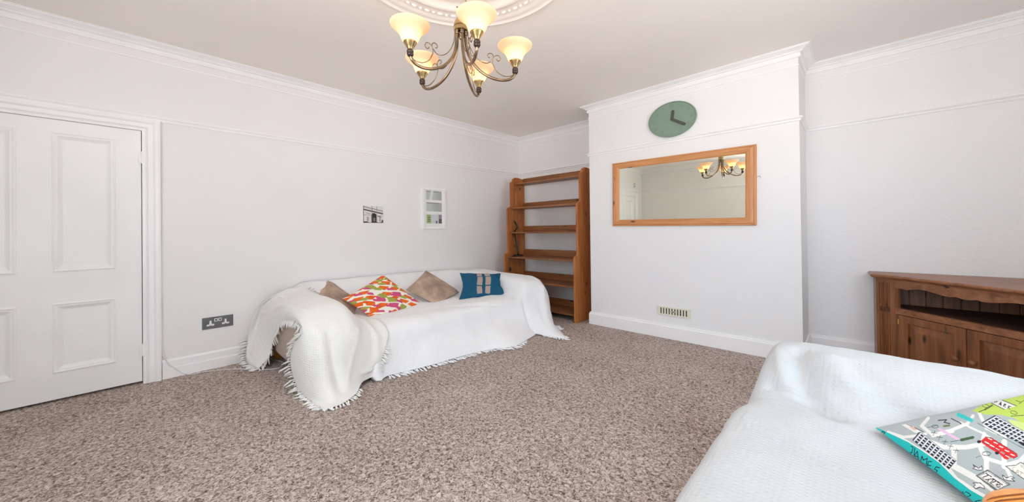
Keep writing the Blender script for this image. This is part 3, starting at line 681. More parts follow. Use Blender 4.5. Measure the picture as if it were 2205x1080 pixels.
# inside: back boards, floor of the open shelf
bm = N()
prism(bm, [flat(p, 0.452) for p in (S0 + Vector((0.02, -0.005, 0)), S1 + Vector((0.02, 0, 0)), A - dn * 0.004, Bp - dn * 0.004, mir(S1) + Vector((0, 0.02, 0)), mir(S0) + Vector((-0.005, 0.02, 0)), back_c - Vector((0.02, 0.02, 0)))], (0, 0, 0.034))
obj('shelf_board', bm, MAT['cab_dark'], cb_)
bk0 = Vector((0.22, YB - 0.045, 0)); nb = 11
for k in range(nb):
    x0 = 0.12 + k * 0.085; bmk = N(); box(bmk, (x0 + 0.002, YB - 0.045, 0.485), (x0 + 0.083, YB - 0.033, 0.697), 0.002)
    obj('back_board', bmk, MAT['cab_z'], cb_)
    bmk = N(); y_ = YB - 0.05 - k * 0.085; box(bmk, (XR - 0.045, y_ - 0.083, 0.485), (XR - 0.033, y_ - 0.002, 0.697), 0.002)
    obj('back_board', bmk, MAT['cab_z'], cb_)
for (s0, s1, hs) in ((0.021, 0.4125, 0.372), (0.4175, LEN - 0.021, 0.458)):
    bm = N(); w, h = s1 - s0, 0.382; o_ = flat(A, 0.060) + du * s0
    fwid = 0.060
    for (a0, a1, b0, b1) in ((0, fwid, 0, h), (w - fwid, w, 0, h), (fwid, w - fwid, 0, fwid * 0.8), (fwid, w - fwid, h - fwid * 0.8, h)):
        obox(bm, o_ + du * a0 + ez * b0 - dn * 0.016, du, dn, ez, a1 - a0, 0.018, b1 - b0)
    q = o_ + du * fwid + ez * fwid * 0.8; pw, ph = w - 2 * fwid, h - 1.6 * fwid
    obox(bm, q - dn * 0.016, du, dn, ez, pw, 0.004, ph)
    # raised-and-fielded panel
    def rect(i, t_): return [q + du * i + ez * i + dn * t_, q + du * (pw - i) + ez * i + dn * t_, q + du * (pw - i) + ez * (ph - i) + dn * t_, q + du * i + ez * (ph - i) + dn * t_]
    rr = [[bm.verts.new(p) for p in rect(i, t_)] for i, t_ in ((0.004, -0.010), (0.010, -0.010), (0.050, 0.000), (0.053, 0.003))]
    for i in range(3):
        for j in range(4): bm.faces.new((rr[i][j], rr[i][(j + 1) % 4], rr[i + 1][(j + 1) % 4], rr[i + 1][j]))
    bm.faces.new(rr[3]); bmesh.ops.recalc_face_normals(bm, faces=bm.faces)
    dr_ = obj('door', bm, MAT['cab_z'], cb_)
    kb = flat(A, 0.243) + du * hs + dn * 0.002
    b = N(); lathe(b, kb, [(0, 0), (0.010, 0), (0.008, 0.006), (0.007, 0.010), (0.012, 0.014), (0.019, 0.022), (0.020, 0.030), (0.014, 0.038), (0, 0.042)], 24, dn)
    obj('knob', b, MAT['cab_z'], dr_, True)
    hx = s0 + 0.002 if s0 < 0.1 else s1 - 0.002
    for zz in (0.375, 0.10):
        b = N(); tube(b, [flat(A, zz) + du * hx + dn * 0.005, flat(A, zz + 0.035) + du * hx + dn * 0.005], 0.005, 10); obj('hinge', b, MAT['brass_hinge'], dr_, label='brass hinge')

# ------------------------------------------------------------------ sofas
def sofa(name, x0, x1, y0, y1, zs, za, zbk, back_at_low_x, label, arm=0.28):
    r = root(name, ((x0 + x1) / 2, (y0 + y1) / 2, 0), label, 'sofa')
    s = 1 if back_at_low_x else -1
    xb, xf = (x0, x1) if back_at_low_x else (x1, x0)      # rear, front
    def bx(a, b, y_0, y_1, z_0, z_1, bev): return box(N(), (min(a, b), y_0, z_0), (max(a, b), y_1, z_1), bev)
    obj('base', bx(xb, xf - s * 0.02, y0 + 0.02, y1 - 0.02, 0.09, 0.24, 0.02), MAT['sofa'], r)
    for (a, b) in ((y0, y0 + arm), (y1 - arm, y1)):
        o = obj('armrest', bx(xb, xf - s * 0.02, a, b, 0.09, za, 0.03), MAT['sofa'], r, True)
    obj('backrest', bx(xb, xb + s * 0.20, y0 + arm * 0.4, y1 - arm * 0.4, 0.2, zbk, 0.03), MAT['sofa'], r, True)
    mid = (y0 + y1) / 2
    for (a, b) in ((y0 + arm + 0.005, mid - 0.003), (mid + 0.003, y1 - arm - 0.005)):
        obj('seat_cushion', bx(xb + s * 0.20, xf - s * 0.03, a, b, 0.24, zs, 0.03), MAT['sofa'], r, True)
    for (xx, yy) in ((xb + s * 0.10, y0 + 0.06), (xb + s * 0.10, y1 - 0.10), (xf - s * 0.14, y0 + 0.06), (xf - s * 0.14, y1 - 0.10)):
        b = N(); q = [(xx - 0.03, yy - 0.03), (xx + 0.03, yy - 0.03), (xx + 0.03, yy + 0.03), (xx - 0.03, yy + 0.03)]
        v0 = [b.verts.new((px * 0.8 + xx * 0.2, py * 0.8 + yy * 0.2, 0)) for px, py in q]; v1 = [b.verts.new((px, py, 0.095)) for px, py in q]
        b.faces.new(v0[::-1]); b.faces.new(v1)
        for i in range(4): b.faces.new((v0[i], v0[(i + 1) % 4], v1[(i + 1) % 4], v1[i]))
        obj('leg', b, MAT['leg'], r)
    return r
sofa('sofa', -3.83, -2.70, 0.825, 3.36, 0.345, 0.525, 0.575, True, 'beige fabric sofa with wooden legs against the left wall, covered by white throws')
sofa('sofa', -0.31, 0.86, -0.05, 2.19, 0.345, 0.455, 0.60, False, 'sofa in the near foreground, hidden under a white waffle throw', arm=0.20)

FOLDS = {}
def loft(name, ribs, nu, nv, mat, parent=None, amp=0.006, seed=0.0, folds=(), solid=0.004, clampz=0.006, rip=None):
    """ribs: list (stations) of equal-length key lists; returns object and the sampled grid"""
    R2 = [catmull(r, nv) for r in ribs]
    cols = [catmull([R2[j][i] for j in range(len(R2))], nu) for i in range(len(R2[0]))]
    G = np.array(cols)                                   # [v][u][3]
    dv = np.gradient(G, axis=0); dus = np.gradient(G, axis=1); nn = np.cross(dv, dus); nn /= (np.linalg.norm(nn, axis=2, keepdims=True) + 1e-9)
    nn *= np.where(nn[..., 2:3] < -0.15, -1, 1)
    D = np.zeros(G.shape[:2])
    for i in range(G.shape[0]):
        for j in range(G.shape[1]):
            p = Vector(G[i, j]); D[i, j] = amp * (noise.noise(p * 4.5 + Vector((seed, 0, 0))) + 0.5 * noise.noise(p * 11 + Vector((0, seed, 3)))+ 0.2 * noise.noise(p * 30))
    for pts, w, h in folds:                              # folds as soft ridges / creases along 3-D polylines
        best = np.full(D.shape, 9.0)
        for a, b in zip(pts[:-1], pts[1:]):
            a = np.array(a); b = np.array(b); ab = b - a; t_ = np.clip(((G - a) @ ab) / (ab @ ab), 0, 1)
            dist = np.linalg.norm(G - a - t_[..., None] * ab, axis=2); best = np.minimum(best, dist)
        D += h * np.exp(-(best / w) ** 2)
    G = G + nn * D[..., None]; G[..., 2] = np.maximum(G[..., 2], clampz)
    nvv, nuu = G.shape[:2]
    org = G[nvv // 2, nuu // 2].copy(); org[2] = 0
    verts = (G - org).reshape(-1, 3).tolist(); idx = np.arange(nvv * nuu).reshape(nvv, nuu)
    Fc = np.stack([idx[:-1, :-1], idx[1:, :-1], idx[1:, 1:], idx[:-1, 1:]], -1).reshape(-1, 4).tolist()
    me = bpy.data.meshes.new(name); me.from_pydata(verts, [], Fc); me.materials.append(mat)
    sv = np.concatenate([[0], np.cumsum(np.linalg.norm(np.diff(G.mean(1), axis=0), axis=1))]); su = np.concatenate([[0], np.cumsum(np.linalg.norm(np.diff(G[nvv // 2], axis=0), axis=1))])
    uv = me.uv_layers.new(name='UVMap'); li = np.zeros(len(me.loops), np.int32); me.loops.foreach_get('vertex_index', li)
    U = np.stack([su[li % nuu], sv[li // nuu]], 1).astype(np.float32); uv.data.foreach_set('uv', U.ravel())
    me.polygons.foreach_set('use_smooth', [True] * len(me.polygons))
    o = bpy.data.objects.new(name, me); COL.objects.link(o); o.location = org
    if solid:
        md = o.modifiers.new('thick', 'SOLIDIFY'); md.thickness = solid; md.offset = 0
    return o, G
def fringe(name, runs, mat, parent, seed=1):
    """runs: list of (points, outward direction, length, spacing)"""
    rnd = random.Random(seed)
    for pts, od, ln, sp in runs:
        bm = N()
        pts = [Vector(p) for p in pts]; acc = 0.0; nxt = 0.0
        for a, b in zip(pts[:-1], pts[1:]):
            seg = (b - a).length
            while nxt <= acc + seg and seg > 1e-6:
                p = a.lerp(b, (nxt - acc) / seg); nxt += sp * rnd.uniform(0.8, 1.2)
                d = Vector(od) + Vector((rnd.uniform(-.35, .35), rnd.uniform(-.35, .35), rnd.uniform(-.15, .15))); d.normalize()
                L = ln * rnd.uniform(0.75, 1.2)
                bend = Vector((rnd.uniform(-.3, .3), rnd.uniform(-.3, .3), -0.25)) * L
                q = [p - d * 0.004, p + d * L * 0.25, p + d * L * 0.4, p + d * L * 0.7 + bend * 0.4, p + d * L + bend]
                q = [Vector((w.x, w.y, max(w.z, 0.007))) for w in q]
                tube(bm, q, [0.0042, 0.0036, 0.0072, 0.0058, 0.0026], 6)
                e = q[-2]
                for _ in range(2):
                    d2 = (d + Vector((rnd.uniform(-.7, .7), rnd.uniform(-.7, .7), rnd.uniform(-.3, .3)))).normalized(); f = e + d2 * L * 0.4
                    tube(bm, [e, Vector((f.x, f.y, max(f.z, 0.006)))], [0.003, 0.0012], 5)
            acc += seg
        obj(name, bm, mat, parent, True)

# --- big throw over back, seat, right arm and front of the far sofa
def T1(y, zt, zseat, hemx, hemy=None, hang=0.0):
    hy = y if hemy is None else hemy
    return [(-3.835, y, zt - 0.012), (-3.62, y, zt), (-3.50, y, zt - 0.07), (-3.40, y, 0.47), (-3.30, y, zseat + 0.015), (-3.02, y, zseat), (-2.76, y, zseat - 0.004), (-2.665, y, zseat - 0.055),
            (-2.63, y * .5 + hy * .5, 0.20), (hemx * .7 - 2.62 * .3, hy, 0.07), (hemx, hy, 0.010)]
ribs1 = [
    [(-3.84, 0.99, 0.540), (-3.66, 0.99, 0.545), (-3.60, 0.86, 0.56), (-3.55, 0.87, 0.555), (-3.52, 0.87, 0.552), (-3.50, 0.87, 0.55), (-3.48, 0.87, 0.55), (-3.46, 0.87, 0.55), (-3.44, 0.87, 0.55), (-3.43, 0.87, 0.55), (-3.42, 0.87, 0.55)],
    [(-3.84, 1.06, 0.605), (-3.62, 1.06, 0.600), (-3.55, 1.02, 0.57), (-3.50, 1.02, 0.555), (-3.46, 1.02, 0.552), (-3.43, 1.02, 0.55), (-3.41, 1.02, 0.55), (-3.39, 1.02, 0.55), (-3.37, 1.02, 0.55), (-3.35, 1.02, 0.55), (-3.33, 1.02, 0.55)],
    [(-3.84, 1.16, 0.632), (-3.62, 1.16, 0.632), (-3.50, 1.16, 0.56), (-3.40, 1.17, 0.46), (-3.30, 1.19, 0.37), (-3.02, 1.20, 0.365), (-2.76, 1.20, 0.36), (-2.69, 1.20, 0.30), (-2.66, 1.20, 0.18), (-2.64, 1.20, 0.07), (-2.62, 1.22, 0.012)],
    T1(1.36, 0.640, 0.375, -2.60, 1.34), T1(1.65, 0.638, 0.376, -2.54), T1(1.95, 0.636, 0.378, -2.52), T1(2.25, 0.632, 0.380, -2.47), T1(2.52, 0.626, 0.382, -2.36, 2.48), T1(2.74, 0.620, 0.386, -2.40, 2.70),
    [(-3.835, 2.90, 0.600), (-3.62, 2.90, 0.605), (-3.50, 2.90, 0.54), (-3.40, 2.91, 0.47), (-3.30, 2.92, 0.405), (-3.02, 2.92, 0.390), (-2.76, 2.90, 0.383), (-2.655, 2.87, 0.34), (-2.60, 2.87, 0.21), (-2.52, 2.88, 0.08), (-2.45, 2.90, 0.010)],
    [(-3.835, 3.00, 0.590), (-3.62, 3.00, 0.598), (-3.50, 3.00, 0.585), (-3.40, 3.00, 0.575), (-3.30, 3.00, 0.565), (-3.02, 3.00, 0.545), (-2.76, 2.99, 0.530), (-2.650, 2.98, 0.460), (-2.60, 2.95, 0.27), (-2.53, 2.93, 0.10), (-2.46, 2.93, 0.010)],
    [(-3.835, 3.14, 0.585), (-3.62, 3.14, 0.592), (-3.50, 3.14, 0.588), (-3.40, 3.14, 0.582), (-3.30, 3.14, 0.576), (-3.02, 3.14, 0.568), (-2.76, 3.13, 0.560), (-2.640, 3.12, 0.480), (-2.57, 3.06, 0.28), (-2.44, 3.00, 0.10), (-2.28, 2.96, 0.010)],
    [(-3.835, 3.29, 0.570), (-3.62, 3.29, 0.575), (-3.50, 3.29, 0.573), (-3.40, 3.29, 0.568), (-3.30, 3.29, 0.562), (-3.02, 3.29, 0.555), (-2.76, 3.28, 0.548), (-2.620, 3.26, 0.460), (-2.53, 3.20, 0.27), (-2.38, 3.08, 0.09), (-2.15, 2.99, 0.010)],
    [(-3.83, 3.37, 0.450), (-3.62, 3.38, 0.450), (-3.50, 3.38, 0.45), (-3.40, 3.385, 0.445), (-3.30, 3.385, 0.44), (-3.02, 3.385, 0.43), (-2.76, 3.38, 0.42), (-2.620, 3.35, 0.340), (-2.55, 3.29, 0.20), (-2.40, 3.17, 0.06), (-2.20, 3.07, 0.010)],
    [(-3.83, 3.40, 0.240), (-3.62, 3.41, 0.240), (-3.50, 3.41, 0.24), (-3.40, 3.415, 0.24), (-3.30, 3.415, 0.23), (-3.02, 3.415, 0.22), (-2.76, 3.41, 0.20), (-2.640, 3.39, 0.150), (-2.58, 3.34, 0.09), (-2.48, 3.27, 0.03), (-2.37, 3.22, 0.010)],
    [(-3.83, 3.42, 0.030), (-3.62, 3.43, 0.030), (-3.50, 3.43, 0.03), (-3.40, 3.43, 0.03), (-3.30, 3.43, 0.03), (-3.02, 3.43, 0.03), (-2.80, 3.43, 0.02), (-2.700, 3.42, 0.015), (-2.62, 3.39, 0.012), (-2.56, 3.36, 0.010), (-2.50, 3.33, 0.010)],
]
seatf = [(-3.02, 1.75, 0.38), (-2.88, 2.05, 0.385), (-2.80, 2.30, 0.385), (-2.72, 2.50, 0.37)]
seatg = [(-2.80, 2.10, 0.385), (-2.72, 2.35, 0.37), (-2.66, 2.62, 0.33)]
o1, G1 = loft('sofa_throw', ribs1, 9, 9, MAT['throw'], amp=0.007, seed=2.0,
              folds=[(seatf, 0.014, 0.018), (seatg, 0.010, -0.014), ([(-3.2, 1.4, 0.38), (-2.8, 1.5, 0.38), (-2.64, 1.56, 0.2), (-2.6, 1.58, 0.02)], 0.03, 0.012),
                     ([(-2.68, 2.93, 0.45), (-2.61, 2.92, 0.25), (-2.52, 2.92, 0.05)], 0.022, -0.020), ([(-3.0, 3.2, 0.56), (-2.7, 3.2, 0.54), (-2.58, 3.12, 0.3), (-2.4, 3.02, 0.05)], 0.02, -0.012),
                     ([(-2.62, 3.24, 0.45), (-2.55, 3.17, 0.25), (-2.4, 3.07, 0.06)], 0.022, 0.014), ([(-2.67, 1.75, 0.33), (-2.62, 1.9, 0.15), (-2.58, 1.95, 0.03)], 0.05, 0.012), ([(-2.67, 2.3, 0.33), (-2.6, 2.25, 0.15), (-2.52, 2.2, 0.03)], 0.06, -0.010)])
tag(o1, 'large white throw over the back, seat and right arm of the wall sofa', 'throw')
hem = G1[-1]; nst = 9
def hemrange(a, b): return [tuple(p) for p in hem[int(a * nst):int(b * nst) + 1]]
fringe('fringe', [(hemrange(3, 7.4), (0.85, 0.1, -0.12), 0.062, 0.020), (hemrange(10.5, 13.2), (0.75, -0.2, 0.0), 0.050, 0.019), (hemrange(14.3, 15), (0.7, 0.3, 0), 0.05, 0.025), (hemrange(7.4, 8.0), (0.85, 0.1, -0.12), 0.045, 0.022)], MAT['throw'], o1, 3)
# --- second throw over the left arm
ribs2 = [
    [(-3.50, 0.69, 0.012), (-3.52, 0.77, 0.09), (-3.54, 0.797, 0.215), (-3.38, 0.80, 0.330), (-3.19, 0.798, 0.445), (-2.90, 0.797, 0.475), (-2.70, 0.793, 0.45), (-2.87, 0.785, 0.33), (-2.95, 0.780, 0.19), (-2.83, 0.780, 0.05), (-2.58, 0.790, 0.010)],
    [(-3.78, 0.66, 0.05), (-3.82, 0.76, 0.28), (-3.66, 0.80, 0.40), (-3.36, 0.80, 0.47), (-3.10, 0.797, 0.53), (-2.84, 0.79, 0.52), (-2.69, 0.785, 0.46), (-2.70, 0.77, 0.31), (-2.71, 0.77, 0.16), (-2.62, 0.79, 0.035), (-2.42, 0.812, 0.010)],
    [(-3.82, 0.74, 0.42), (-3.80, 0.80, 0.48), (-3.62, 0.835, 0.525), (-3.36, 0.845, 0.55), (-3.08, 0.85, 0.565), (-2.80, 0.86, 0.555), (-2.64, 0.85, 0.45), (-2.585, 0.83, 0.29), (-2.55, 0.83, 0.13), (-2.47, 0.85, 0.03), (-2.39, 0.88, 0.010)],
    [(-3.70, 0.90, 0.585), (-3.66, 0.92, 0.585), (-3.52, 0.95, 0.585), (-3.32, 0.97, 0.585), (-3.06, 0.97, 0.585), (-2.80, 0.97, 0.575), (-2.625, 0.96, 0.46), (-2.565, 0.95, 0.29), (-2.53, 0.94, 0.13), (-2.46, 0.95, 0.03), (-2.41, 0.96, 0.010)],
    [(-3.56, 1.06, 0.615), (-3.50, 1.07, 0.600), (-3.42, 1.08, 0.59), (-3.26, 1.08, 0.582), (-3.04, 1.08, 0.580), (-2.79, 1.08, 0.565), (-2.620, 1.07, 0.45), (-2.570, 1.05, 0.28), (-2.55, 1.03, 0.13), (-2.51, 1.03, 0.04), (-2.47, 1.04, 0.012)],
    [(-3.46, 1.17, 0.52), (-3.42, 1.17, 0.50), (-3.36, 1.17, 0.49), (-3.22, 1.17, 0.485), (-3.02, 1.17, 0.48), (-2.78, 1.17, 0.465), (-2.640, 1.17, 0.37), (-2.590, 1.15, 0.24), (-2.58, 1.13, 0.12), (-2.57, 1.12, 0.05), (-2.565, 1.12, 0.030)],
    [(-3.38, 1.25, 0.42), (-3.34, 1.25, 0.41), (-3.30, 1.25, 0.405), (-3.18, 1.25, 0.40), (-3.00, 1.25, 0.398), (-2.78, 1.26, 0.392), (-2.655, 1.26, 0.33), (-2.605, 1.23, 0.22), (-2.59, 1.20, 0.12), (-2.59, 1.18, 0.06), (-2.59, 1.18, 0.035)],
    [(-3.34, 1.32, 0.398), (-3.30, 1.32, 0.395), (-3.26, 1.32, 0.394), (-3.16, 1.33, 0.393), (-2.98, 1.35, 0.393), (-2.78, 1.37, 0.388), (-2.650, 1.37, 0.32), (-2.605, 1.32, 0.22), (-2.595, 1.27, 0.12), (-2.595, 1.25, 0.06), (-2.595, 1.24, 0.035)],
]
o2, G2 = loft('sofa_throw', ribs2, 11, 9, MAT['throw_cream'], amp=0.008, seed=9.0,
              folds=[([(-2.62, 0.92, 0.42), (-2.56, 0.93, 0.25), (-2.50, 0.95, 0.05)], 0.03, -0.022), ([(-2.60, 0.86, 0.4), (-2.56, 0.86, 0.2), (-2.47, 0.88, 0.04)], 0.03, 0.012), ([(-2.78, 1.22, 0.42), (-2.64, 1.27, 0.30), (-2.60, 1.25, 0.15)], 0.028, 0.016),
                     ([(-2.62, 1.12, 0.40), (-2.58, 1.06, 0.25), (-2.54, 1.00, 0.08)], 0.02, 0.010), ([(-3.8, 0.78, 0.4), (-3.3, 0.82, 0.54), (-2.8, 0.84, 0.55)], 0.02, 0.010), ([(-2.585, 1.05, 0.10), (-2.585, 1.2, 0.09)], 0.014, 0.012)])
tag(o2, 'cream fringed throw over the left sofa arm, one corner trailing on the carpet', 'throw')
nst = 11; L0 = G2[:, 0]; LR = G2[:, -1]; FR = G2[-1]; RR = G2[0]
n9 = 9
fringe('fringe', [([tuple(p) for p in L0[int(0.2 * n9):int(3.2 * n9)]], (0.25, -0.10, -0.95), 0.055, 0.026), ([tuple(p) for p in L0[int(3.2 * n9):int(6 * n9)]], (0.15, -0.12, -0.95), 0.05, 0.022),
                  ([tuple(p) for p in L0[int(6.3 * n9):]], (-0.72, -0.42, -0.22), 0.060, 0.019), ([tuple(p) for p in FR[:int(4.6 * nst)]], (0.75, 0.15, 0.0), 0.045, 0.022),
                  ([tuple(p) for p in FR[:int(1.2 * nst)]], (-0.2, -0.9, 0.0), 0.045, 0.024),
                  ([tuple(p) for p in RR[:int(1.6 * nst)]], (-0.1, -0.9, 0.0), 0.05, 0.022),
                  ([tuple(p) for p in RR[int(3.2 * nst):int(5 * nst)]], (-0.2, 0.8, 0.1), 0.045, 0.024), ([tuple(p) for p in LR[int(7 * n9):]], (0.35, 0.85, -0.35), 0.040, 0.015)], MAT['throw_cream'], o2, 5)
# fringed flap of the same throw hanging by the wall
# --- throw on the near sofa
def T3(y, s, yo=0.0):
    return [(-0.43, y, 0.012), (-0.41, y, 0.13), (-0.392, y, 0.26), (-0.372, y, 0.345), (-0.325, y, 0.382), (-0.20, y, 0.392), (0.0, y, 0.392), (0.30, y, 0.396), (0.52, y, 0.42), (0.62, y, 0.54), (0.68, y, 0.625), (0.85, y, 0.640), (0.89, y, 0.50), (0.90, y, 0.25)]
def T3a(y, zz, xf, yb=None):
    yb = y if yb is None else yb
    return [(-0.40, yb, 0.012), (-0.385, yb, 0.13), (-0.365, yb, 0.26), (-0.345, y, min(0.325, zz - 0.10)), (xf - 0.035, y, zz - 0.045), (xf + 0.05, y, zz), (0.0, y, zz + 0.004), (0.30, y, zz + 0.002), (0.50, y, zz), (0.60, y, max(zz, 0.58)), (0.68, y, 0.62), (0.85, y, 0.635), (0.89, y, 0.50), (0.90, y, 0.25)]
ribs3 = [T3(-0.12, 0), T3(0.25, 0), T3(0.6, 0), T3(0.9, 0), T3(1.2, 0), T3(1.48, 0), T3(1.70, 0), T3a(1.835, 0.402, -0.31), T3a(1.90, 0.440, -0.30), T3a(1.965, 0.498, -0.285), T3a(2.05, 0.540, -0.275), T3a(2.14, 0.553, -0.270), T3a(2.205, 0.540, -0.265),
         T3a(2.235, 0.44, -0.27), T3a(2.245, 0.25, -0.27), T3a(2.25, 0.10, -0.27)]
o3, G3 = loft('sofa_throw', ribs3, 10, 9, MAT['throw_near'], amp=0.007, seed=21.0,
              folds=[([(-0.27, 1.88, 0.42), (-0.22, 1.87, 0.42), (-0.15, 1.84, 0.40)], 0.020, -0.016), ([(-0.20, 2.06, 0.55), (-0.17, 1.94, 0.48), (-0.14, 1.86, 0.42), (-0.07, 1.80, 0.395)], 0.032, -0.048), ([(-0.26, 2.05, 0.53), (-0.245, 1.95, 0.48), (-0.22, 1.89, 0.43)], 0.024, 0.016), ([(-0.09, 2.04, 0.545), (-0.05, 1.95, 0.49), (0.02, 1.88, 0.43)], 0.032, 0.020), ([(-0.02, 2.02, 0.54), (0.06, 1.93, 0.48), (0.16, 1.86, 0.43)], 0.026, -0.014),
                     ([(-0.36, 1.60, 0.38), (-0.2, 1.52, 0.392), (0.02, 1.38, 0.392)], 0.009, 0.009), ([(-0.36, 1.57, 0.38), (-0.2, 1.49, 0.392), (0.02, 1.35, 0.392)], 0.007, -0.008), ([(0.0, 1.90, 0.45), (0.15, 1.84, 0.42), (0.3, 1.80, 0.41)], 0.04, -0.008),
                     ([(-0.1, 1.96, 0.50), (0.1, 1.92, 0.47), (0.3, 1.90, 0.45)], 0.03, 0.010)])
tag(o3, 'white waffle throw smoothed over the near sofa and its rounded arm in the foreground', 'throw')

# ------------------------------------------------------------------ cushions
def pillow(name, A_, B_, C_, D_, Tk, n, label, mat=None, paint=None, pinch=0.02, wr=0.004, seed=0.0, power=0.42, nback=40, facing=None, squash=0.5):
    """A,B,C,D corners in order; u along A->B, v along A->D"""
    A_, B_, C_, D_ = [np.array(q, float) for q in (A_, B_, C_, D_)]
    nrm = np.cross(B_ - A_, D_ - A_) + np.cross(C_ - B_, C_ - D_); nrm /= np.linalg.norm(nrm)
    f = np.array(facing if facing is not None else (CAM - Vector((A_ + C_) / 2))[:], float)
    if nrm @ f < 0: nrm = -nrm
    cen = (A_ + B_ + C_ + D_) / 4
    def surf(u, v, side):
        P = ((1 - u) * (1 - v))[..., None] * A_ + (u * (1 - v))[..., None] * B_ + (u * v)[..., None] * C_ + ((1 - u) * v)[..., None] * D_
        su, sv = np.sin(PI * u), np.sin(PI * v)
        ed = pinch * (su * (1 - sv) ** 2 + sv * (1 - su) ** 2)
        P = P + (cen - P) * (ed / 0.3)[..., None]
        h = (4 * u * (1 - u) * 4 * v * (1 - v)) ** power * Tk * (1 if side > 0 else squash)
        sh = u.shape; uf, vf, hf = u.ravel(), v.ravel(), h.ravel()
        w = np.array([noise.noise(Vector((a * 3.1 + seed, b_ * 3.1, side))) + 0.5 * noise.noise(Vector((a * 8 + seed, b_ * 6, side * 2))) for a, b_ in zip(uf, vf)]).reshape(sh) if wr else 0
        h = h + wr * w * np.minimum(1, 6 * h / Tk)
        return P + nrm * (h * side)[..., None]
    verts = []; faces = []; info = []
    for side, m_ in ((1, n), (-1, nback)):
        ls = np.linspace(0, 1, m_); ls = 0.55 * ls + 0.45 * (1 - np.cos(PI * ls)) / 2; u, v = np.meshgrid(ls, ls, indexing='ij')
        if m_ > 150:       # evaluate noise coarsely, then interpolate
            k = 61; uc, vc = np.meshgrid(np.linspace(0, 1, k), np.linspace(0, 1, k), indexing='ij'); Pc = surf(uc, vc, side)
            wr0 = wr; wr = 0; Pf = surf(u, v, side); Pc0 = surf(uc, vc, side); wr = wr0; dlt = Pc - Pc0
            gi = u * (k - 1); gj = v * (k - 1); i0 = np.minimum(gi.astype(int), k - 2); j0 = np.minimum(gj.astype(int), k - 2); fi = (gi - i0)[..., None]; fj = (gj - j0)[..., None]
            fi = fi * fi * (3 - 2 * fi); fj = fj * fj * (3 - 2 * fj)
            Pf = Pf + (dlt[i0, j0] * (1 - fi) + dlt[i0 + 1, j0] * fi) * (1 - fj) + (dlt[i0, j0 + 1] * (1 - fi) + dlt[i0 + 1, j0 + 1] * fi) * fj
            P = Pf
        else: P = surf(u, v, side)
        off = len(verts); verts += P.reshape(-1, 3).tolist(); idx = np.arange(m_ * m_).reshape(m_, m_) + off
        Fq = np.stack([idx[:-1, :-1], idx[1:, :-1], idx[1:, 1:], idx[:-1, 1:]], -1).reshape(-1, 4); Fq = Fq if side > 0 else Fq[:, ::-1]; faces += Fq.tolist(); info.append((u.ravel(), v.ravel(), P.reshape(-1, 3)))
    V = np.array(verts); org = cen.copy(); org[2] = V[:, 2].min()
    me = bpy.data.meshes.new(name); me.from_pydata((V - org).tolist(), [], faces); me.polygons.foreach_set('use_smooth', [True] * len(me.polygons))
    if paint: set_cols(me, np.concatenate([paint(*i) for i in info]))
    me.materials.append(mat); o = bpy.data.objects.new(name, me); COL.objects.link(o); o.location = org; tag(o, label, 'cushion'); return o
def at(px, py, x): return tuple(onX(px, py, x))
# taupe cushion slumped by the left arm
pillow('cushion', at(683, 638, -3.22), at(706, 603, -3.42), at(772, 648, -3.36), at(764, 684, -3.10), 0.075, 60, 'taupe velvet cushion slumped against the left arm of the sofa', MAT['taupe'], pinch=0.03, wr=0.018, seed=4, facing=(1, -0.5, 1))
# geometric cushion
MAT['geo'] = attr_mat('geometric_printed_cotton', 0.85, weave=0.2, wscale=400)
def geo(u, v, P):
    c = np.tile(L_((243, 238, 226)), (len(u), 1))
    # frame turned 45 degrees: rows follow the horizontal diagonal
    a = (u + v) * 3.5; b_ = (u - v) * 3.9
    for pas, (ofa, ofb, hw, hh_, sk_) in enumerate(((0, 0, 0.40, 0.36, 0.45), (0.37, 0.22, 0.30, 0.22, -0.5), (0.15, 0.62, 0.28, 0.24, 0.5))):
        aa = a + ofa + 0.10 * np.sin(3 * b_ + pas); bb = b_ + ofb + 0.12 * np.sin(2.3 * a + pas)
        row = np.floor(bb); fa = aa + 0.5 * (row % 2); ca_ = np.floor(fa); x = fa - ca_ - 0.5; y = bb - row - 0.5
        h1 = np.abs(np.sin(row * 12.9898 + ca_ * 78.233 + pas * 3.7) * 43758.5453) % 1
        x2 = x + sk_ * y * np.where(h1 > 0.5, 1, -1)
        mk = (np.abs(x2) < hw) & (np.abs(y) < hh_ * (0.75 + 0.5 * h1))
        pal = np.stack([L_((238, 108, 36)), L_((232, 96, 30)), L_((212, 84, 128)), L_((166, 170, 76))])
        pick = ((h1 * 7.7) % 1 * 4).astype(int)
        if pas == 0: pick = np.where(h1 < 0.66, 0, np.where(h1 < 0.86, 2, 3)); ok = mk & (h1 < 0.95)
        else: pick = np.where(pas == 1, np.where(h1 < 0.5, 2, 3), np.where(h1 < 0.4, 1, 3)); ok = mk & (h1 < 0.6)
        c[ok] = pal[pick][ok]
    return c
pillow('cushion', at(737, 643, -3.22), at(825, 591, -3.36), at(908, 656, -3.17), at(800, 684, -3.02), 0.062, 240, 'large cushion with orange, pink and green geometric pattern on the sofa', MAT['geo'], geo, pinch=0.012, wr=0.008, seed=8, facing=(1, -0.4, 1))
pillow('cushion', at(874, 624, -3.34), at(917, 582, -3.43), at(989, 629, -3.26), at(940, 656, -3.10), 0.058, 60, 'taupe velvet cushion propped on one corner between the patterned and blue cushions', MAT['taupe'], pinch=0.010, wr=0.012, seed=12, facing=(1, -0.4, 1))
MAT['teal'] = attr_mat('teal_blue_satin', 0.5, sheen=0.0, weave=0.1, wscale=60, spec=0.3)
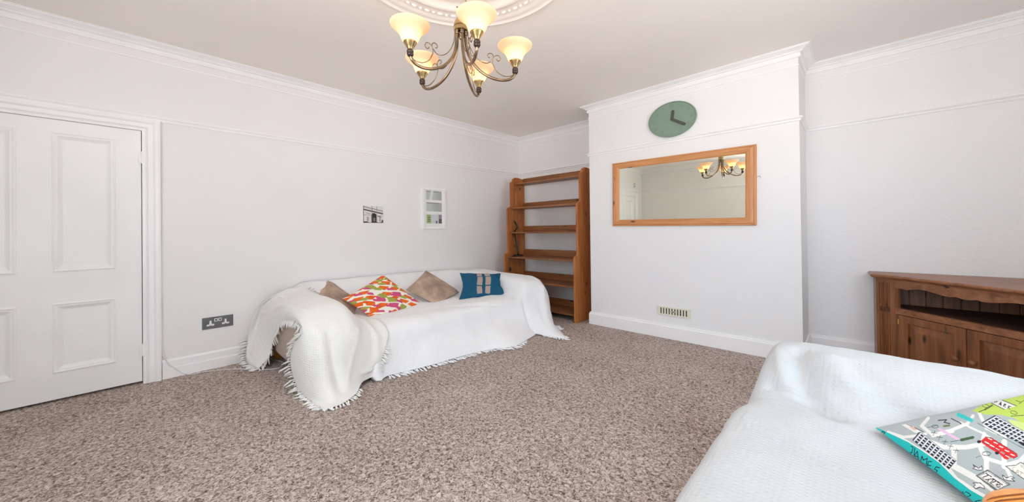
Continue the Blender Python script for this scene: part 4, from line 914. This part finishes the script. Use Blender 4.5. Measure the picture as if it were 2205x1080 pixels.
def blue(u, v, P):
    c = np.tile(L_((6, 82, 116)), (len(u), 1))
    s = 0.02 * np.sin(v * 6)
    for (a, b_) in ((0.345, 0.465), (0.535, 0.655)):
        for (d, e) in ((0.05, 0.30), (0.34, 0.68), (0.72, 0.95)):
            c[(u + s > a) & (u + s < b_) & (v > d) & (v < e)] = L_((176, 158, 148))
    return c
pillow('cushion', at(988, 645, -3.04), at(1089, 638, -2.90), at(1078, 588, -3.04), at(990, 587, -3.30), 0.062, 130, 'teal blue cushion with two columns of beige squares at the right end of the sofa', MAT['teal'], blue, pinch=0.045, wr=0.014, seed=15, facing=(1, -0.6, 0.6), power=0.5)

# map-print cushion on the near sofa, painted vertex by vertex
MAT['map'] = attr_mat('map_printed_cotton', 0.8, weave=0.15, wscale=500)
K = 1516 / 365.0
def q7(x, y): return (1840 + x / K, 820 + y / K)
def Q(*pts): return [q7(*p) for p in pts]
def Z2(x, y): return (1900 + x * 305 / 2205, 820 + y * 305 / 2205)
def Z3(x, y): return (1900 + x * 305 / 2205, 940 + y * 305 / 2205)
def mapprint(u, v, P):
    x, y = proj_np(P); inside = (x > 1700) & (x < 2900) & (y > 600) & (y < 2200)
    c = np.tile(L_((176, 184, 184)), (len(u), 1)); W = L_((232, 230, 226)); K_ = L_((38, 36, 48)); TE = L_((34, 186, 184)); GR = L_((190, 214, 96)); RED = L_((222, 46, 44))
    def poly(pts, col): c[inside & inpoly(x, y, pts)] = col
    def line(pts, w, col=K_): c[inside & near(x, y, pts, w)] = col
    # streets, some leaving the frame
    for pts, w in ((Q((660, 330), (600, 400), (700, 480), (860, 440), (1010, 380), (1060, 310)), 3.5), (Q((880, 450), (700, 490)), 3), (Q((950, 370), (1050, 420), (1160, 470), (1300, 560)), 2.2), (Q((300, 455), (440, 500), (540, 490), (640, 470)), 3),
                   (Q((620, 520), (800, 590), (1000, 590), (1160, 560)), 5), (Q((890, 590), (890, 760), (760, 720)), 6), (Q((890, 760), (1020, 830), (1150, 900), (1260, 980)), 6.5), (Q((780, 720), (900, 880), (1100, 1010), (1200, 1060)), 7),
                   (Q((1130, 600), (1180, 700), (1180, 790)), 5.5), (Q((1180, 690), (1340, 740), (1400, 860)), 4), (Q((1100, 250), (1180, 420), (1350, 500)), 3.5), (Q((1340, 540), (1340, 760), (1480, 720), (1560, 640)), 6), (Q((1160, 470), (1130, 590)), 4),
                   ([(2190, 1000), (2260, 1080), (2380, 1180), (2500, 1400)], 8), ([(2150, 1080), (2260, 1190), (2300, 1350)], 8), ([(2230, 900), (2330, 960), (2500, 1010)], 8), ([(2330, 960), (2330, 1120), (2500, 1220)], 8)): line(pts, w, W)
    # green park
    poly(Q((1050, 265), (1180, 195), (1350, 120), (1560, 60), (1700, 200), (1560, 420), (1430, 330), (1300, 300), (1180, 300)), GR); poly(Q((1370, 340), (1560, 380), (1560, 470), (1440, 420)), L_((208, 224, 140)))
    # teal river edge and small teal patch
    poly(Q((120, 395), (190, 410), (300, 460), (480, 545), (600, 620), (760, 730), (900, 870), (1040, 975), (1200, 1065), (1400, 1190), (1900, 1600), (1700, 1800), (1150, 1290), (900, 1050), (760, 900), (620, 760), (440, 610), (300, 520), (150, 470)), TE)
    line(Q((300, 452), (480, 538), (600, 612), (760, 722), (900, 862), (1040, 968), (1230, 1068)), 1.4, W)
    line(Q((930, 300), (1045, 350)), 4.2, L_((60, 196, 196)))
    # writing on the river
    for s in ([(210, 442), (190, 432), (176, 448), (196, 462)], [(238, 480), (250, 448), (272, 458), (262, 474), (246, 470), (272, 490)],
              [(505, 580), (525, 590), (512, 640), (498, 636)], [(540, 600), (532, 660)], [(525, 680), (562, 626), (572, 700)], [(540, 670), (568, 672)], [(590, 720), (604, 668), (614, 706), (650, 690), (640, 760)],
              [(690, 720), (664, 716), (642, 778), (672, 790)], [(652, 748), (684, 756)], [(762, 776), (730, 764), (716, 786), (742, 800), (728, 822), (700, 808)]): line(Q(*s), 0.95)
    for s in ([(1250, 900), (1300, 850), (1350, 880), (1380, 910), (1300, 930), (1250, 900)], [(1290, 925), (1290, 985)], [(1500, 985), (1440, 1010)], [(1255, 855), (1215, 890)]): line([Z3(*p) for p in s], 0.9)
    line([Z3(*p) for p in ((1255, 850), (1225, 900))], 0.8); line([Z3(*p) for p in ((1250, 905), (1300, 955))], 0.8); line([Z3(*p) for p in ((1450, 1000), (1560, 980))], 0.9)
    # big gridded building
    def building(o, e, f, nu_, nv_, wl):
        o, e, f = np.array(o), np.array(e), np.array(f); M_ = np.linalg.inv(np.stack([e, f], 1)); qx, qy = x - o[0], y - o[1]; a = M_[0, 0] * qx + M_[0, 1] * qy; b_ = M_[1, 0] * qx + M_[1, 1] * qy
        ins = inside & (a > 0) & (a < 1) & (b_ > 0) & (b_ < 1); c[ins] = L_((225, 226, 232)); ga = (a * nu_) % 1; gb = (b_ * nv_) % 1
        c[ins & (ga > 0.42) & (gb > 0.35)] = K_; c[ins & (ga < 0.12)] = L_((120, 120, 130)); bd = inside & (a > -0.02) & (a < 1.02) & (b_ > -0.03) & (b_ < 1.03) & ~((a > 0) & (a < 1) & (b_ > 0) & (b_ < 1)); c[bd] = K_
    building(Z2(590, 790), np.array(Z2(1110, 1240)) - np.array(Z2(560, 800)), np.array(Z2(480, 920)) - np.array(Z2(590, 790)), 9, 4, 1)
    poly([Z2(*p) for p in ((300, 680), (400, 660), (620, 780), (520, 810))], W); line([Z2(*p) for p in ((380, 665), (640, 790))], 0.6); poly([Z2(*p) for p in ((420, 705), (480, 705), (540, 760), (480, 760))], L_((226, 186, 170)))
    for k in range(5):
        bx_, by_ = 760 + k * 85, 800 + k * 68 + (320 if False else 0); line([Z2(bx_, by_), Z2(bx_ + 90, by_ + 10)], 0.5); line([Z2(bx_ + 30, by_ + 50), Z2(bx_ + 60, by_ - 25)], 0.5)
    building(Z2(1760, 540), np.array(Z2(2420, 900)) - np.array(Z2(1760, 540)), np.array(Z2(1560, 650)) - np.array(Z2(1760, 540)), 10, 4, 1)
    line([Z2(*p) for p in ((1480, 650), (1960, 920), (2300, 1100))], 0.8, L_((120, 120, 126))); poly([Z2(*p) for p in ((2100, 930), (2400, 1010), (2400, 1120), (2160, 990))], K_)
    # PARK sign
    poly([Z2(*p) for p in ((1700, 340), (1840, 285), (2090, 385), (1900, 440))], W); line([Z2(*p) for p in ((1840, 285), (2090, 385))], 0.7); line([Z2(*p) for p in ((1700, 340), (1900, 440))], 0.7)
    for k, s in enumerate((((0, 0), (.15, -1), (.6, -.8), (.5, -.4), (.1, -.4)), ((0, 0), (.4, -1), (.6, 0), (.15, -.4), (.6, -.4)), ((0, 0), (.15, -1), (.6, -.8), (.1, -.5), (.6, 0)), ((0, 0), (.15, -1), (.1, -.5), (.7, -1), (.1, -.5), (.6, 0)))):
        bx_, by_ = 1745 + k * 68, 335 + k * 30; line([Z2(bx_ + a * 55 + b_ * -14, by_ + b_ * 48 + a * 22) for a, b_ in s], 0.8)
    # small drawn figures: trees / cyclists
    for (px_, py_) in ((1600, 385), (2040, 490)): 
        th = np.linspace(0, 2 * PI, 14); line([Z2(px_ + 52 * math.cos(t_) + 8, py_ + 25 * math.sin(t_) + 12 * math.cos(t_)) for t_ in th], 0.5)
    line([Z2(*p) for p in ((1710, 375), (1600, 440))], 1.8, L_((90, 104, 60))); line([Z2(*p) for p in ((1600, 440), (1500, 480))], 0.7); line([Z2(*p) for p in ((2080, 300), (2160, 330), (2130, 350), (2200, 300))], 0.9, L_((110, 140, 40))); line([Z2(*p) for p in ((2000, 545), (2200, 530))], 0.6)
    line([Z2(*p) for p in ((1930, 250), (2000, 230), (2060, 180), (2200, 160))], 1.2); line([Z2(*p) for p in ((2000, 250), (2080, 190))], 0.7)
    th = np.linspace(0, 2 * PI, 14); line([Z2(820 + 50 * math.cos(t_), 705 + 25 * math.sin(t_)) for t_ in th], 0.5); line([Z2(*p) for p in ((700, 720), (860, 690))], 0.4)
    line([Z2(*p) for p in ((870, 610), (1000, 600), (960, 640), (1050, 660))], 1.0); line([Z2(*p) for p in ((960, 700), (1040, 690))], 2.2, L_((116, 124, 84))); line([Z2(*p) for p in ((1070, 580), (1230, 660))], 0.9)
    line([Z2(*p) for p in ((890, 745), (1190, 910))], 2.6, L_((226, 184, 214))); line([Z2(*p) for p in ((1230, 915), (1410, 875))], 3.0, L_((70, 100, 66))); line([Z2(*p) for p in ((1060, 945), (1220, 915))], 0.7, L_((70, 100, 110)))
    # red bus
    poly([Z3(*p) for p in ((1530, 60), (1600, 5), (1690, 10), (2090, 260), (2100, 300), (2050, 330), (1990, 320), (1950, 355), (1900, 340), (1830, 270), (1700, 200), (1550, 95))], RED)
    for k in range(5):
        line([Z3(1650 + k * 88, 20 + k * 62), Z3(1700 + k * 88, 42 + k * 62)], 1.1, W); line([Z3(1600 + k * 80, 75 + k * 52), Z3(1655 + k * 80, 105 + k * 52)], 1.3, W)
    line([Z3(*p) for p in ((1600, 5), (1690, 10), (2090, 260), (2105, 300), (2040, 335))], 0.7, L_((130, 30, 60))); line([Z3(1570, 75), Z3(2000, 320)], 0.5, L_((120, 20, 40)))
    for px_, py_ in ((1505, 75), (1785, 250)): c[inside & (((x - Z3(px_, py_)[0]) / 4.5) ** 2 + ((y - Z3(px_, py_)[1]) / 3.2) ** 2 < 1)] = K_
    line([Z3(1620 + 68 * math.cos(t_), 260 + 30 * math.sin(t_)) for t_ in th], 0.6); line([Z3(1460, 320), Z3(1530, 295)], 0.6)
    # arrows
    for ar in (((1410, 430), (1500, 490), (1550, 450), (1555, 515), (1480, 515), (1410, 490), (1440, 470), (1410, 430)), ((1870, 590), (1930, 640), (2000, 610), (2060, 640), (2010, 650), (2060, 690), (1960, 680), (1890, 660), (1870, 590)),
               ((1410, 715), (1520, 715), (1580, 760), (1590, 810), (1520, 780), (1450, 810), (1420, 775), (1450, 745), (1410, 715))):
        poly([Z3(*p) for p in ar], W); line([Z3(*p) for p in ar], 0.7)
    # TATE sign
    poly([Z3(*p) for p in ((1450, 600), (1640, 505), (2000, 740), (1760, 840))], L_((110, 110, 112))); poly([Z3(*p) for p in ((1490, 605), (1645, 530), (1960, 735), (1790, 815))], W); line([Z3(*p) for p in ((1510, 605), (1650, 545), (1940, 735))], 0.4); line([Z3(*p) for p in ((1510, 605), (1790, 795))], 0.4)
    for s in ([(1620, 572), (1700, 620)], [(1655, 598), (1570, 625)], [(1605, 665), (1740, 650), (1680, 715)], [(1665, 655), (1640, 690)], [(1730, 655), (1820, 710)], [(1775, 685), (1690, 720)], [(1870, 745), (1790, 700)] , [(1795, 725), (1770, 745), (1800, 785), (1830, 770)], [(1790, 745), (1840, 745)]): line([Z3(*p) for p in s], 0.9)
    # CATHEDRAL sign beginning
    poly([Z3(*p) for p in ((1920, 455), (2080, 440), (2150, 395), (2300, 480), (2300, 700), (2180, 640))], L_((236, 230, 220))); line([Z3(*p) for p in ((1920, 455), (2080, 440), (2150, 395), (2300, 480))], 0.7); line([Z3(*p) for p in ((1920, 455), (2180, 640), (2300, 720))], 0.7)
    for s in ([(2060, 470), (2020, 480), (2040, 530)], [(2070, 560), (2110, 510), (2120, 590)], [(2085, 550), (2120, 550)], [(2130, 530), (2200, 570)], [(2165, 550), (2140, 610)], [(2150, 420), (2170, 470), (2190, 440), (2200, 490)]): line([Z3(*p) for p in s], 0.6, L_((150, 140, 130)))
    # narrow dark and lime underside edge
    return c
Am = Vector((0.037, 1.742, 0.415)); e1 = Vector((0.268, -0.548, -0.002)); e2 = Vector((0.455, 0.335, 0.175))
mc = pillow('cushion', tuple(Am), tuple(Am + e1), tuple(Am + e1 + e2), tuple(Am + e2), 0.050, 640, 'grey street map cushion with teal river and red bus on the near sofa', MAT['map'], mapprint, pinch=0.012, wr=0.006, seed=31, power=0.50, squash=0.28)

# orange carved piece lying on the map cushion at the edge of view
ctr = onZ(2286, 1156, 0.490); nz_ = e1.cross(e2).normalized()
if nz_.z < 0: nz_ = -nz_
eu_ = e1.normalized(); ev_ = nz_.cross(eu_)
ro = root('carved_ornament', ctr, 'orange varnished shell-shaped ornament with dark carved lines on the map cushion', 'ornament')
b = N(); rings = []
for i in range(13):
    a = i / 12; r = math.sin(a * PI / 2) ** 0.8; h = (1 - a ** 2.6)
    rings.append([b.verts.new(ctr + (eu_ * math.cos(t_) * 0.115 + ev_ * math.sin(t_) * 0.085) * max(r, 1e-4) * (1 + 0.02 * math.cos(3 * t_)) + nz_ * (0.040 * h)) for t_ in [2 * PI * k / 48 for k in range(48)]])
rings.append([b.verts.new(ctr + (eu_ * math.cos(t_) * 0.105 + ev_ * math.sin(t_) * 0.076) - nz_ * 0.012) for t_ in [2 * PI * k / 48 for k in range(48)]])
for i in range(len(rings) - 1):
    for k in range(48): b.faces.new((rings[i][k], rings[i][(k + 1) % 48], rings[i + 1][(k + 1) % 48], rings[i + 1][k]))
b.faces.new(rings[-1]); bmesh.ops.recalc_face_normals(b, faces=b.faces)
obj('shell_body', b, MAT['orange'], ro, True)
b = N()
def sp(a, bb):
    r = min(1.0, math.hypot(a / 0.115, bb / 0.085)); aa = (math.asin(min(1, r ** (1 / 0.8))) / (PI / 2)); return ctr + eu_ * a + ev_ * bb + nz_ * (0.040 * (1 - aa ** 2.6) + 0.0006)
for k in range(11):
    a0 = -0.065 + k * 0.013; tube(b, [sp(a0 + 0.010 * t_ - 0.012 * t_ * t_, 0.045 * (1 - abs(k - 5) / 9) - 0.075 * t_) for t_ in [i / 7 for i in range(8)]], [0.0008] + [0.0018] * 6 + [0.0008], 6)
tube(b, [sp(-0.070 + 0.135 * t_, 0.022 + 0.030 * math.sin(PI * t_)) for t_ in [i / 12 for i in range(13)]], 0.0014, 6)
obj('carved_lines', b, MAT['groove'], ro, True, label='dark carved lines')

# ------------------------------------------------------------------ light
w = bpy.data.worlds.new('sky'); SC.world = w; w.use_nodes = True
bg = w.node_tree.nodes['Background']; bg.inputs['Color'].default_value = (0.80, 0.91, 1.0, 1); bg.inputs['Strength'].default_value = 9.5
wt = w.node_tree; tc = wt.nodes.new('ShaderNodeTexCoord'); sx = wt.nodes.new('ShaderNodeSeparateXYZ'); wt.links.new(tc.outputs['Generated'], sx.inputs[0])
mr_ = wt.nodes.new('ShaderNodeMapRange'); wt.links.new(sx.outputs['Z'], mr_.inputs['Value'])    # overcast sky; lower half made brighter and warmer to lift the ceiling
for k_, v_ in (('From Min', -0.12), ('From Max', 0.12), ('To Min', 1.0), ('To Max', 0.0)): mr_.inputs[k_].default_value = v_
st_ = wt.nodes.new('ShaderNodeMapRange'); wt.links.new(mr_.outputs[0], st_.inputs['Value']); st_.inputs['To Min'].default_value = 8.9; st_.inputs['To Max'].default_value = 13.0
wt.links.new(st_.outputs[0], bg.inputs['Strength'])
cm_ = wt.nodes.new('ShaderNodeMix'); cm_.data_type = 'RGBA'; wt.links.new(mr_.outputs[0], cm_.inputs[0])
cm_.inputs[6].default_value = (0.68, 0.86, 1.0, 1); cm_.inputs[7].default_value = (0.985, 0.965, 0.935, 1); wt.links.new(cm_.outputs[2], bg.inputs['Color'])
def portal(name, loc, rot, sx, sy):
    l = bpy.data.lights.new(name, 'AREA'); l.shape = 'RECTANGLE'; l.size = sx; l.size_y = sy; l.cycles.is_portal = True
    o = bpy.data.objects.new(name, l); COL.objects.link(o); o.location = loc; o.rotation_euler = rot
portal('window_portal', (XR + 0.12, (WY0 + WY1) / 2, (WZ0 + WZ1) / 2), (0, PI / 2, 0), WZ1 - WZ0, WY1 - WY0)
portal('window_portal', ((VX0 + VX1) / 2, YF - 0.12, (WZ0 + WZ1) / 2), (PI / 2, 0, 0), VX1 - VX0, WZ1 - WZ0)  # portal of the added front window
SC.cycles.max_bounces = 12; SC.cycles.diffuse_bounces = 8
SC.view_settings.view_transform = 'Standard'; SC.view_settings.look = 'None'; SC.view_settings.gamma = 1.0
SC.view_settings.use_curve_mapping = False; SC.view_settings.exposure = -0.17
